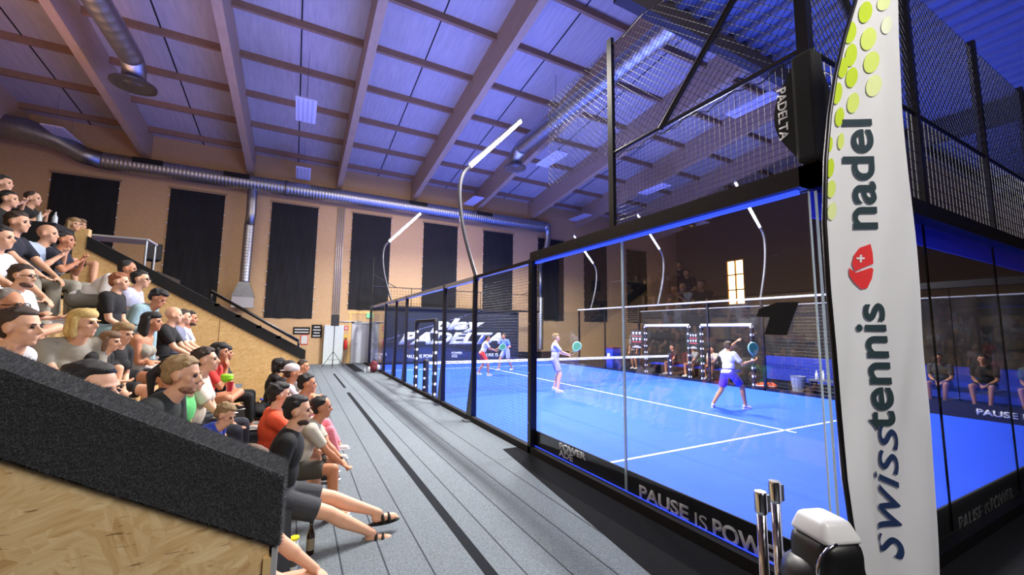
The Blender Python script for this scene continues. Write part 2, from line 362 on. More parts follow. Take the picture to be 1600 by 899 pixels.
# ------------------------------------------------------------------ ducts
def ribbed(mb, p0, p1, r, step=.14, seg=24):
    p0 = np.array(p0, float); p1 = np.array(p1, float); L = np.linalg.norm(p1-p0); n = max(2, int(L/step)); pts = []; rr = []
    for i in range(n):
        for t, q in ((0, 0), (.3, 0), (.4, .006), (.6, .006), (.7, 0)): pts.append(p0+(p1-p0)*(i+t)/n); rr.append(r+q*r/.35)
    pts.append(p1); rr.append(r); mb.tube(pts, rr, seg)
d = empty('ventilation_duct', 'long round galvanised steel duct running along the top of the end wall', 'duct', (0, 21.05, 8.75))
m1 = MB(); ribbed(m1, (-10.9, 0, 0), (10.9, 0, 0), .36); m1.build('main_pipe', GALV, d, smooth=True)
m1 = MB(); m1.tube([(-10.9, 0, 0), (-11.5, -.05, .1), (-12.2, -.3, .45), (-13.0, -.5, .6), (-14.3, -.6, .65)], [.36, .36, .37, .45, .46], 24); m1.build('offset_bend', GALVS, d, smooth=True)
for x in (-9.9, -6.7, 1.9, 6.0): MB().box((x, -.37, .06), (x+1.0, -.2, .28)).build('air_grille', BLACKM, d)
for x in (-4.2,): MB().tube([(x, 0, 0), (x+.12, 0, 0)], .40, 24).build('collar', GALVS, d, smooth=True)
m1 = MB(); m1.tube([(10.9, 0, 0), (11.2, 0, 0), (11.3, 0, -.3), (11.3, 0, -.8), (11.2, 0, -1.4), (10.9, .1, -2.0), (10.8, .1, -2.5)], [.36, .36, .22, .2, .2, .2, .2], 20); m1.build('end_drop', GALV, d, smooth=True)
d = empty('supply_drop', 'vertical round steel duct drop with flared floor outlet on the end wall', 'duct', (-5.6, 21.1, 3.2))
m1 = MB(); ribbed(m1, (0, 0, .75), (0.02, 0, 3.5), .21); m1.tube([(0.02, 0, 3.5), (.06, -.05, 4.1), (.04, 0, 4.7), (.04, 0, 5.3)], .21, 20); m1.build('pipe', GALV, d, smooth=True)
MB().hexa([(-.45, -.25, .05), (.45, -.25, .05), (.45, .3, .05), (-.45, .3, .05), (-.2, -.2, .75), (.2, -.2, .75), (.2, .2, .75), (-.2, .2, .75)]).build('flared_outlet', GALVS, d)
MB().box((-.42, -.24, -.45), (.42, .3, .05)).build('outlet_box', RAILG, d)
d = empty('supply_drop', 'tall slim steel downpipe at the right end of the long duct', 'duct', (10.8, 21.15, .6))
m1 = MB(); ribbed(m1, (0, 0, 0), (0, 0, 3.4), .2); m1.build('lower_pipe', GALV, d, smooth=True); m1 = MB(); m1.tube([(0, 0, 3.4), (0, 0, 5.7)], .13, 16); m1.build('upper_pipe', GALVS, d, smooth=True)
def nozzle(label, pts, r, dish):
    d = empty('air_nozzle', label, 'duct', tuple(pts[-1])); P = np.array(pts)-np.array(pts[-1])
    m = MB(); ribbed(m, P[0], P[-3], r, .35); m.tube(P[-3:], r, 20); m.build('pipe', GALV, d, smooth=True)
    for t_ in (.15, .75):
        q_ = P[0]+(P[-3]-P[0])*t_; MB().tube([q_, q_+np.array([0, 0, 2.3 if pts[0][1] < 7 else 2.0])], .012, 6).build('hanger', GALVS, d)
    MB().lathe([(r*1.02, .12), (r*1.02, 0), (dish, -.06), (dish, -.12), (dish*.8, -.1), (dish*.4, -.09)], seg=28).build('dish', GALVS, d, smooth=False)
nozzle('round steel ceiling duct bending down to a dark dish at upper left', [(-8.2, 6.0, 9.95), (-8.2, 14.0, 9.95), (-8.25, 14.5, 9.85), (-8.3, 14.75, 9.5)], .30, .58)
nozzle('round steel ceiling duct lit blue above the court ending in a small dish', [(5.05, 2.8, 9.95), (5.1, 13.6, 9.95), (5.15, 14.2, 9.85), (5.2, 14.4, 9.4)], .30, .5)
nozzle('short blue-lit ceiling duct seen through the wire netting by the corner', [(18.2, 8.5, 9.7), (19.2, 14.6, 9.9), (20.0, 16.6, 9.7), (20.2, 17.0, 9.2)], .32, .5)
# hanging white acoustic panels
first = None
pl = [(-3.45, 13.6, 'largest white panel hanging in the second bay from the left'), (-3.45, 20.1, 'small white panel hanging over the end wall below the larger one'), (-11.9, 20.3, 'white panel hanging at far left above the round duct'), (5.4, 19.9, 'blue-lit white panel hanging left of the tall arched lamp'), (6.15, 12.8, 'blue-lit white panel hanging beside the small duct dish'), (12.9, 19.6, 'blue-lit white panel hanging right of the duct end'), (12.95, 13.3, 'blue-lit white panel seen through the lower wire netting'), (10.6, 6.6, 'large blue-lit panel seen through the upper wire netting'), (21, 17, 'distant blue-lit panel near the corner post')]
for x, y, nm in pl:
    z = 9.3 if y > 10 else 9.9
    e = empty('ceiling_panel', nm, 'ceiling panel', (x, y, z), group='hanging ceiling panels')
    if first is None:
        a = MB()
        a.box((-.32, -.85, 0), (.32, .85, .05)); first = a.build('panel', mat('panel_white', (215, 216, 235), .6, noise=.03), e, bevel=.008)
        rb = MB()
        for k in range(4): rb.box((-.26+.14*k, -.8, -.012), (-.2+.14*k, .8, .0))
        f2 = rb.build('rib', mat('panel_rib', (190, 190, 215), .6), e)
        f3 = MB().tube([(0, -.6, .05), (0, -.6, 1.9)], .006, 6).tube([(0, .6, .05), (0, .6, 1.9)], .006, 6).build('hanger', GALVS, e)
    else:
        for q in (first, f2, f3): c = q.copy(); COL.objects.link(c); c.parent = e
# cable conduits by the door
d = empty('cable_conduit', 'bundle of pale vertical pipes running up the end wall left of the door', 'conduit', (-1.5, YF, 2.1))
for k in range(4): MB().tube([(-.18+.1*k, -.05, .1+.1*k), (-.18+.1*k, -.05, 6.2)], .028, 8).build('pipe', RAILG, d, smooth=True)
MB().tube([(-.2, -.05, .1), (.5, -.05, .1), (1.3, -.05, .12)], .03, 8).build('branch_pipe', RAILG, d, smooth=True)

# ------------------------------------------------------------------ wall items
e = empty('exit_sign', 'small green and white exit sign above the grey door', 'sign', (.25, YF, 2.42))
MB().box((-.22, -.08, 0), (.22, -.01, .26)).build('sign_box', mat('exit_green', (120, 200, 150), .4, emit=(110, 220, 160), estr=.8), e)
mm = MB().box((-.06, -.086, .05), (.02, -.081, .2)); mm.prism([(.04, -.086, .09), (.12, -.086, .125), (.04, -.086, .16)], (0, .005, 0)); mm.build('running_figure_symbol', WHITEP, e)
e = empty('fire_extinguisher', 'red fire extinguisher on the wall left of the grey door', 'extinguisher', (-.98, YF-.13, .75))
MB().lathe([(.075, 0), (.085, .02), (.085, .42), (.05, .5), (.025, .52), (.025, .56)]).build('cylinder', mat('ext_red', (196, 40, 34), .4), e, smooth=True)
MB().box((-.03, -.1, .54), (.03, .04, .6)).build('valve_handle', BLACK, e)
e = empty('wall_sign', 'square red and white fire sign above the extinguisher', 'sign', (-.98, YF, 1.75))
MB().box((-.1, -.02, 0), (.1, 0, .2)).build('plate', mat('sign_red', (200, 50, 40), .5), e); MB().box((-.03, -.024, .04), (.03, -.019, .16)).box((-.07, -.024, .08), (.07, -.019, .12)).build('cross_symbol', WHITEP, e)
e = empty('wall_sign', 'small yellow notice above the red extinguisher', 'sign', (-.98, YF, 1.34))
MB().box((-.1, -.02, 0), (.1, 0, .14)).build('plate', mat('sign_yel', (220, 180, 70), .5), e)
tag(MB().box((-2.05, YF-.32, 0), (-1.12, YF-.005, 2.0)).build('wall_cabinet', mat('cabinet_pale', (196, 206, 206), .5), bevel=.01), 'tall pale grey cabinet behind the speaker stand at the end wall', 'cabinet')
for k, (x0, z0, w_, h_, lab) in enumerate([(-3.45, 1.52, .75, .36, 'wide black notice board with white lines at the foot of the stand rail'), (-3.1, 1.0, .34, .5, 'small white notice in a red frame beside the stand rail end'), (-2.62, 1.35, .48, .66, 'black portrait poster with white bands left of the pale cabinet')]):
    e = empty('poster', lab, 'poster', (x0, YF, z0))
    MB().box((0, -.03, 0), (w_, 0, h_)).build('board', [BLACKM, mat('sign_red', (200, 50, 40), .5), BLACKM][k], e)
    q = MB()
    if k == 0:
        for i in range(2): q.box((.06, -.035, .07+.14*i), (w_-.06, -.03, .13+.14*i))
    if k == 1: q.box((.03, -.035, .04), (w_-.03, -.03, h_-.04))
    if k == 2:
        for i in range(4): q.box((.07+.03*(i % 2), -.035, .06+.15*i), (w_-.07-.03*(i % 2), -.03, .12+.15*i))
    q.build('print', mat('print_grey', (200, 200, 198), .6), e)
# speaker on tripod
def tripod_speaker(loc, lab, hp, w_, h_, rz, tri=True, pc=None):
    e = empty('loudspeaker', lab, 'loudspeaker', loc, rz)
    MB().hexa([(-w_/2, -.16, hp), (w_/2, -.16, hp), (w_*.36, .16, hp), (-w_*.36, .16, hp), (-w_/2, -.16, hp+h_), (w_/2, -.16, hp+h_), (w_*.36, .16, hp+h_), (-w_*.36, .16, hp+h_)]).build('cabinet', BLACKM, e, bevel=.015)
    MB().box((-w_*.44, -.172, hp+.03), (w_*.44, -.161, hp+h_-.03)).build('grille', mat('grille', (24, 24, 26), .6, noise=.4, nscale=90), e)
    MB().tube([(0, 0, .05 if tri else 0), (0, 0, hp)], .018).build('pole', pc or BLACK, e)
    if tri:
        for a in (0.4, 2.5, 4.6):
            MB().tube([(0, 0, .75), (.55*math.cos(a), .55*math.sin(a), .02)], .013, 8).build('leg', pc or BLACK, e)
            MB().tube([(0, 0, .35), (.3*math.cos(a), .3*math.sin(a), .37)], .008, 8).build('brace', pc or BLACK, e)
    return e
tripod_speaker((-1.72, 19.4, 0), 'black loudspeaker on a tripod stand in front of the pale cabinet', 1.95, .36, .52, 0)
tripod_speaker((-6.2, 10.0, 0), 'small black loudspeaker on a tall pole behind the stand rail', 3.28, .28, .37, .3, True)

# ------------------------------------------------------------------ court
struct(MB().box((0.02, 0.02, 0), (9.98, 19.98, .012)), 'court_floor', BLUEC)
ln = MB(); z = .0125
for y in (3.05, 16.95): ln.box((.05, y-.025, z), (9.95, y+.025, z+.002))
ln.box((4.975, 2.85, z), (5.025, 17.15, z+.002))
struct(ln, 'court_marking', LINE)
struct(MB().box((.05, 9.99, .0125), (9.95, 10.01, .014)), 'court_marking', BLACKM)
struct(MB().prism([(-.1, 4.3, .004), (-.36, 4.3, .004), (-.80, .9, .004), (-1.2, -3.5, .004), (-.1, -3.5, .004)], (0, 0, .005)), 'trim_6', CARPETD, recalc=True)
# curb of the court
e = empty('perimeter_curb', 'black steel base frame around the blue court', 'court frame', (0, 0, 0))
MB().box((-.09, -.09, 0), (-.0, 20.05, .10)).build('side_rail', BLACKM, e); MB().box((10.0, -.05, 0), (10.09, 20.05, .10)).build('side_rail', BLACK, e)
MB().box((-.09, -.09, 0), (10.09, 0.0, .10)).build('end_rail', BLACK, e); MB().box((-.05, 20, 0), (10.05, 20.08, .10)).build('end_rail', BLACK, e)
# glass panels
def gpanel(p0, p1, z0, z1, label, th=.012, edge=True):
    p0 = np.array(p0, float); p1 = np.array(p1, float); d = (p1-p0)/np.linalg.norm(p1-p0); nn = np.array([-d[1], d[0]])*th/2
    a = p0+d*.006; b = p1-d*.006
    e = empty('glass_panel', label, 'glass panel', (0, 0, 0), group='clear glass court panels')
    q = [(*(a-nn), z0), (*(b-nn), z0), (*(b+nn), z0), (*(a+nn), z0), (*(a-nn), z1), (*(b-nn), z1), (*(b+nn), z1), (*(a+nn), z1)]
    MB().hexa(q).build('pane', GLASS, e)
    if edge:
        for c in (p0, p1):
            n1 = d*.004; n2 = np.array([-d[1], d[0]])*.008
            MB().hexa([(*(c-n1-n2), z0), (*(c+n1-n2), z0), (*(c+n1+n2), z0), (*(c-n1+n2), z0), (*(c-n1-n2), z1), (*(c+n1-n2), z1), (*(c+n1+n2), z1), (*(c-n1+n2), z1)]).build('edge_seal', GEDGE, e)
    return e
GZ0, GZ1 = .12, 2.9
gpanel((0, 0.03), (0, 1.98), GZ0, GZ1, 'clear glass side panel nearest the corner, bearing the black number')
gpanel((0, 2.0), (0, 3.93), GZ0, GZ1, 'clear glass side panel between the white joint and the black post')
gpanel((0, 16.05), (0, 18), GZ0, GZ1, 'clear glass side panel at the far end beside the carpet', edge=False)
gpanel((0, 18), (0, 19.97), GZ0, GZ1, 'clear glass side panel at the furthest corner by the door', edge=False)
xs = [0.03, 1.95, 3.95, 5.95, 7.95, 9.97]
nm = ['clear glass end panel behind the white feather flag', 'clear glass end panel right of the flag above the grey lettering', 'clear glass end panel at the right border of the photo', 'clear glass end panel fourth from the flag corner', 'clear glass end panel fifth from the flag corner']
for i in range(5): gpanel((xs[i], 0), (xs[i+1], 0), GZ0, GZ1, nm[i])
for i in range(5): gpanel((xs[i], 20), (xs[i+1], 20), GZ0, GZ1, ['clear far end glass panel at the left edge', 'clear far end glass panel before the banner word play', 'clear middle panel of the far end glass', 'clear far end glass panel behind the two far players', 'clear far end glass panel at the right edge'][i], edge=False)
for i, (a, b) in enumerate(((.03, 2), (2, 4), (16, 18), (18, 19.97))): gpanel((10, a), (10, b), GZ0, GZ1, 'clear opposite side glass panel '+['at the near right corner', 'behind the drink bottles bench', 'far past the second net post', 'at the far right corner'][i], edge=i < 2)
# top beam, LED strip and its reflection, fascia
e = empty('court_top_frame', 'black steel beam frame on top of the glass with a blue light strip', 'court frame', (0, 0, 0))
MB().box((-.08, -.08, 2.93), (.05, 3.98, 3.08)).build('beam', BLACK, e); MB().box((-.08, -.08, 2.93), (10.08, .05, 3.08)).build('beam', BLACK, e)
MB().box((9.95, 0, 2.93), (10.08, 4, 3.08)).build('beam', BLACK, e); MB().box((0, 19.96, 2.93), (10, 20.06, 3.03)).build('beam', BLACK, e)
MB().box((-.02, .1, 2.90), (.02, 3.95, 2.93)).build('led_strip', BLED, e); None
MB().box((-.010, .1, .106), (.0, 3.95, .113)).build('lower_led_reflection', BLED, e)  # glowing strip imitates the LED reflected along the glass foot
MB().box((.1, .055, 2.72), (9.9, .07, 2.93)).build('fascia', BTAPE, e)
RL = MB(); RL.box((-.05, 3.95, 2.92), (.05, 6.32, 2.98)); RL.build('mesh_top_rail', BLACK, e)
MB().box((-.06, 6.32, 2.88), (.06, 19.2, 2.97)).build('light_grey_rail', RAILG, e)
MB().box((9.94, 4, 2.92), (10.06, 16, 2.98)).build('light_grey_rail', RAILG, e)
MB().tube([(-.09, 3.7, 2.99), (-.09, 3.71, 2.99)], .012, 8).build('bolt', CHROME, e)
# lower boards behind the glass
def board(name, lab, a, b): return tag(MB().box(a, b).build(name, BLACKM), lab, 'advertising board')
b1 = empty('advertising_board', 'black low board with grey lettering along the bottom of the side glass', 'advertising board', (0, 0, 0))
MB().box((.012, .03, .012), (.03, 3.93, .33)).build('board', BLACKM, b1)
def P(x, y): return at(x, y, 0, .008)
def side_text(body, xl, yl, xr, hgt, bold=.02, parent=b1, zbase=None):
    a = P(xl, yl); b = at(xr, 0, 0, .008); 
    # find Y of right px at the same height
    ys = np.linspace(-1, 6, 4000)
    dv = np.stack([np.full_like(ys, .008), ys, np.full_like(ys, a[2])], 1)-CAMP
    px = 800+FPX*(dv@RGT)/(dv@FWD); ok = (dv@FWD) > .1
    yb = ys[ok][np.argmin(abs(px[ok]-xr))]
    return text_mesh('lettering', body, LETTER, parent, (.009, a[1], a[2]), (0, -1, 0), (0, 0, 1), abs(a[1]-yb), hgt, bold=bold)
za = .132; zt_ = .312; ya, yb_ = at(873, 700, 0, .008)[1], at(915, 720, 0, .008)[1]
text_mesh('lettering', 'POWER\nADE', LETTER, b1, (.009, ya, za), (0, -1, 0), (0, 0, 1), ya-yb_, zt_-za, bold=.03)
side_text('PAUSE', 999, 778, 1076, .135, .03)
side_text('IS', 1086, 823, 1105, .125, .0)
side_text('POWER', 1114, 838, 1240, .15, .03)
b2 = empty('advertising_board', 'black low board with grey lettering along the end glass at right', 'advertising board', (0, 0, 0))
MB().box((.03, .012, .012), (9.97, .03, .33)).build('board', BLACKM, b2)
text_mesh('lettering', 'PAUSE', mat('letter_dim', (120, 122, 120), .6), b2, (2.15, .009, .06), (1, 0, 0), (0, 0, 1), .62, .13, bold=.03)
text_mesh('lettering', 'IS', mat('letter_dim', (120, 122, 120), .6), b2, (2.85, .009, .06), (1, 0, 0), (0, 0, 1), .12, .12)
text_mesh('lettering', 'POWER', mat('letter_dim', (120, 122, 120), .6), b2, (3.02, .009, .06), (1, 0, 0), (0, 0, 1), .75, .14, bold=.03)
b3 = empty('advertising_board', 'dark blue low board with white PAUSE lettering on the opposite side glass', 'advertising board', (0, 0, 0))
MB().box((9.96, .05, .012), (9.99, 3.95, .34)).build('board', mat('board_navy', (20, 26, 60), .6), b3)
text_mesh('lettering', 'PAUSE', LETTER, b3, (9.955, 1.75, .12), (0, -1, 0), (0, 0, 1), .58, .13, bold=.03)
text_mesh('lettering', 'IS POWER', LETTER, b3, (9.955, 1.1, .12), (0, -1, 0), (0, 0, 1), .9, .13, bold=.02)
# number decal
o = MB(); c0 = at(1183, 497, 0, -.012)
pts = [(1214, 473), (1248, 472), (1229, 524), (1194, 523), (1203, 496), (1182, 495), (1186, 483)]
o.prism([at(x, y, 0, -.010) for x, y in pts], (.003, 0, 0)); tag(o.build('number_decal', BLACKM), 'large black number one sticker on the corner glass panel', 'sticker')
# posts
posts = [(3.96, .09, 'black post where the side glass meets the wire mesh', False), (6.33, .07, 'black mesh post carrying the tall arched lamp', True), (8.3, .07, 'black mesh post nearest the net gate', True), (12.3, .07, 'black mesh post just beyond the padded gate', True), (13.95, .07, 'second black mesh post beyond the net', True), (16.0, .07, 'last black mesh post before the far glass', True), (19.97, .07, 'black corner post by the exit door', False)]
for y, w_, lab, gus in posts:
    e = empty('court_post', lab, 'post', (0, y, 0), group='black posts of the near court side')
    MB().box((-w_-.0, -w_/2, 0), (.02, w_/2, 2.98)).build('post', BLACK, e, bevel=.004)
    if gus:
        MB().hexa([(-.09, -.05, 0), (.03, -.05, 0), (.03, .25, 0), (-.09, .25, 0), (-.07, -.04, 1.05), (.02, -.04, 1.05), (.02, .035, 1.05), (-.07, .035, 1.05)]).build('gusset', BLACK, e)
    for z in (.45, 1.2, 1.95, 2.6): MB().ell((-w_-.006, 0, z), (.008, .014, .014), seg=8, rings=6).build('bolt', CHROME, e)
    if gus: MB().box((-.22, -.1, .008), (-.06, .1, .03)).build('foot_plate', GALVS, e)
for y in (4.0, 6.33, 8.3, 11.7, 13.95, 16.0):
    e = empty('court_post', 'black post of the opposite court side, '+{4.0: 'at the glass end near the bench', 6.33: 'next to the orange bag', 8.3: 'right of the far gate', 11.7: 'left of the far gate', 13.95: 'behind the blue bin', 16.0: 'where the far glass begins'}[y], 'post', (10, y, 0), group='black posts of the opposite court side')
    MB().box((0, -.035, 0), (.07, .035, 2.98)).build('post', BLACK, e)
# wire mesh
def wire_panel(name, lab, O, U, V, nu, nv, su, sv, grp=None, r=.0022, diag=False, mt=None):
    """grid of wires from O along U (nu*su) and V (nv*sv)"""
    O = np.array(O, float); U = np.array(U, float); V = np.array(V, float); m = MB(); W_ = nu*su; H_ = nv*sv
    if not diag:
        for i in range(nu+1): m.tube([O+U*su*i, O+U*su*i+V*H_], r, 4, cap=False)
        for j in range(nv+1): m.tube([O+V*sv*j, O+V*sv*j+U*W_], r, 4, cap=False)
    else:
        s = su
        for sg in (1, -1):
            k = -int(H_/s)-1
            while k*s < W_+H_:
                # line u = k*s + sg*v
                v0, v1 = 0, H_
                u0, u1 = k*s, k*s+sg*H_
                a = [(u0, 0.), (u1, H_)]
                # clip to 0..W_
                (ua, va), (ub, vb) = a
                t0, t1 = 0., 1.
                du = ub-ua
                if abs(du) > 1e-9:
                    ta, tb = (0-ua)/du, (W_-ua)/du
                    if ta > tb: ta, tb = tb, ta
                    t0, t1 = max(t0, ta), min(t1, tb)
                if t1 > t0:
                    p = O+U*(ua+du*t0)+V*(va+(vb-va)*t0); q = O+U*(ua+du*t1)+V*(va+(vb-va)*t1)
                    m.tube([p, q], r, 4, cap=False)
                k += 1
    o = m.build(name, mt or WIRE); return tag(o, lab, 'wire mesh', grp)
for y0, y1, lab in ((4.02, 6.28, 'black wire mesh panel right beside the glass post'), (6.38, 8.25, 'black wire mesh panel between the lamp post and next post'), (12.35, 13.9, 'black wire mesh panel beyond the net gate'), (14.0, 15.95, 'furthest black wire mesh panel on the near side')):
    n = int(round((y1-y0)/.05)); wire_panel('mesh_panel', lab, (0, y0, .1), (0, 1, 0), (0, 0, 1), n, 56, (y1-y0)/n, .05, 'near side mesh panels', r=.0019)
for y0, y1, lab in ((4.05, 8.25, 'black wire mesh on the opposite side behind the right player'), (11.75, 16, 'black wire mesh on the opposite side behind the bin')):
    n = int(round((y1-y0)/.1)); wire_panel('mesh_panel', lab, (10.02, y0, .1), (0, 1, 0), (0, 0, 1), n, 28, (y1-y0)/n, .1, 'opposite side mesh panels', r=.003)
# mesh above 3 m
wire_panel('upper_mesh', 'square wire mesh above the side glass at the corner', (-.02, .05, 3.1), (0, 1, 0), (0, 0, 1), 41, 18, .05, .05, r=.002)
wire_panel('upper_mesh', 'square wire mesh above the end glass behind the flag', (.05, -.02, 3.1), (1, 0, 0), (0, 0, 1), 100, 9, .1, .1, r=.004)
wire_panel('ball_net', 'black diamond netting above the side mesh at the corner', (-.02, .05, 4.02), (0, 1, 0), (0, 0, 1), 41, 28, .085, .05, r=.003, diag=True)
wire_panel('ball_net', 'black diamond netting above the end glass at right', (.05, -.02, 4.02), (1, 0, 0), (0, 0, 1), 100, 14, .1, .1, r=.004, diag=True)
wire_panel('upper_mesh', 'wire mesh above the far end glass', (.05, 20.0, 3.05), (1, 0, 0), (0, 0, 1), 66, 6, .15, .15, r=.005)
e = empty('netting_scaffold', 'black steel posts and rails of the high netting above the court corner', 'court frame', (0, 0, 0))
MB().box((-.05, 2.07, 3.08), (.0, 2.15, 5.5)).build('post', BLACK, e); MB().box((-.06, -.06, 3.08), (.02, .02, 6.5)).build('post', BLACK, e)
MB().tube([(-.02, 0, 4.0), (-.02, 2.1, 4.0)], .022, 8).build('rail', BLACK, e); MB().tube([(0, -.02, 4.0), (10, -.02, 4.0)], .022, 8).build('rail', BLACK, e)
MB().tube([(-.03, 1.36, 3.98), (-.03, 0.0, 5.3)], .03, 8).build('brace', BLACK, e); MB().tube([(1.3, -.03, 3.98), (0.0, -.03, 5.3)], .03, 8).build('brace', BLACK, e)
pts = [(-.03, y, 3.93+.02*math.sin(y*14)+.012*math.sin(y*37)) for y in np.linspace(0, 2.1, 40)]; MB().tube(pts, .006, 6).build('lacing_cord', BLACK, e)
pts = [(-.03, y, 5.42+.03*math.sin(y*9)) for y in np.linspace(0, 2.1, 40)]; MB().tube(pts, .008, 6).build('top_cord', BLACK, e)
for x in (1.95, 3.95, 5.95, 7.95): MB().box((x-.035, -.05, 3.08), (x+.035, .02, 5.5)).build('post', BLACK, e)
# rail of the far end and opposite side
e = empty('far_frame', 'thin dark railing frame above the far end glass', 'court frame', (0, 0, 0))
MB().tube([(0, 20, 4.0), (10, 20, 4.0)], .02, 8).build('rail', BLACK, e)
for x in (0, 2, 4, 6, 8, 10): MB().tube([(x, 20, 3), (x, 20, 4.0 if x not in (0, 10) else 5.5)], .022, 8).build('post', BLACK, e)
MB().tube([(.0, 20, 4.6), (1.2, 20, 4.0)], .02, 8).build('brace', BLACK, e); MB().tube([(10., 20, 4.6), (8.8, 20, 4.0)], .02, 8).build('brace', BLACK, e)
e = empty('corner_pad', 'black padded lens-shaped cover with pale lettering on the corner post', 'post cover', (-.03, -.03, 3.1))
MB().prism([(-.05, .06+.17*math.sin(math.pi*t), .78*t+.02) for t in np.linspace(0, 1, 15)]+[(-.05, .03, .80)], (.03, 0, 0)).build('side_fin', BLACKM, e)
MB().prism([(.06+.17*math.sin(math.pi*t), -.05, .78*t+.02) for t in np.linspace(0, 1, 15)]+[(.03, -.05, .80)], (0, .03, 0)).build('end_fin', BLACKM, e)
MB().box((-.07, -.07, .0), (.085, .085, .84)).build('core', BLACKM, e, bevel=.03)
text_mesh('lettering', 'PADEL', LETTER, e, (-.083, .165, 3.74), (0, 0, -1), (0, -1, 0), .28, .065, bold=.02)
text_mesh('lettering', 'TA', LETTER, e, (-.083, .165, 3.455), (0, 0, -1), (0, -1, 0), .13, .065, bold=.02)

# end banner
e = empty('banner', 'navy banner with large white slanted lettering behind the far end glass', 'banner', (0, 0, 0))
MB().box((.15, 20.22, .0), (8.65, 20.25, 3.02)).build('cloth', BANNER, e)
text_mesh('lettering', 'play', LETTER, e, (3.1, 20.215, 1.62), (1, 0, 0), (0, 0, 1), 3.3, .85, shear=.35, bold=.05)
text_mesh('lettering', 'PADELTA', LETTER, e, (1.45, 20.215, 1.02), (1, 0, 0), (0, 0, 1), 6.1, .66, shear=.35, bold=.05)
for x_, b_, w_, h_ in ((.3, 'POWER\nADE', .6, .32), (1.9, 'PAUSE IS POWER', 1.7, .2), (4.4, 'POWER\nADE', .65, .32), (6.2, 'PAUSE IS', 1.1, .2)):
    text_mesh('small_lettering', b_, LETTER, e, (x_, 20.215, .28), (1, 0, 0), (0, 0, 1), w_, h_, bold=.02)
tag(MB().box((9.0, 21.3, .0), (13.2, 21.5, .45)).build('low_board', BLACKM), 'low black board with small print along the foot of the end wall', 'advertising board')
for x0, x1 in ((9.6, 10.9), (12.0, 13.4), (14.0, 16.5)): pass

# ------------------------------------------------------------------ net and gate frames
e = empty('court_net', 'black court net with a white top band stretched across the blue court', 'net', (0, 0, 0))
nt_ = MB()
for i in range(0, 201): x = .1+9.8*i/200; nt_.tube([(x, 10, .03), (x, 10, .86)], .0018, 3, cap=False)
for j in range(17): nt_.tube([(.1, 10, .03+.05*j), (9.9, 10, .03+.05*j)], .0018, 3, cap=False)
nt_.build('netting', WIRE, e)
MB().box((.1, 9.985, .84), (9.9, 10.015, .92)).build('top_band', WHITEP, e)
text_mesh('small_lettering', 'PLAY PADEL  PLAY PADEL  PLAY PADEL  PLAY PADEL  PLAY PADEL', mat('grey_print', (120, 120, 130), .7), e, (.6, 9.98, .863), (1, 0, 0), (0, 0, 1), 8.4, .035)
for x, lab in ((.03, 'thick black padded net post with white dots at the near side'), (9.95, 'dark net post with white dots at the opposite side')):
    p = empty('net_post', lab, 'net post', (x, 10, .012))
    MB().lathe([(.12, 0), (.12, .02), (.085, .05), (.085, .93), (.06, .97)], seg=20).build('pad', mat('pad_navy', (20, 22, 40), .6), p, smooth=False)
    for z in (.2, .45, .7):
        for a in (4.0, 1.9, 6.1):
            MB().ell((.086*math.cos(a), .086*math.sin(a), z), (.008 if 1 else 0, .04, .035), np.array([[math.cos(a), -math.sin(a), 0], [math.sin(a), math.cos(a), 0], [0, 0, 1]]), 10, 6).build('white_dot', WHITEP, p)
def gate(x, y0, y1, ztop, lab, top_white):
    g = empty('gate_frame', lab, 'gate frame', (x, 0, 0))
    for y in (y0, y1):
        c = MB().box((-.06, y-.05, 0), (.06, y+.05, ztop)).build('upright_pad', mat('pad_black', (18, 18, 26), .6), g, bevel=.02)
        k = 0; z = .15
        while z < ztop-.05:
            MB().ell((-.062, y, z), (.006, .032, .042), seg=10, rings=6).ell((0, y-.052, z), (.034, .006, .042), seg=10, rings=6).build('white_dot', WHITEP, g); z += .27 if ztop > 1.5 else .2
    MB().box((-.05, min(y0, y1), ztop-.05), (.05, max(y0, y1), ztop+.05)).build('crossbar', WHITEP if top_white else mat('pad_black', (18, 18, 26), .6), g, bevel=.02)
gate(-.02, 9.0, 10.9, 2.08, 'padded black gate frame with white dots on the near side of the net', False)
gate(10.05, 9.15, 11.35, 2.1, 'padded gate frame with white crossbar opposite the net', True)
gate(10.05, 6.7, 8.6, 2.1, 'padded gate frame behind the raised hand of the right player', True)

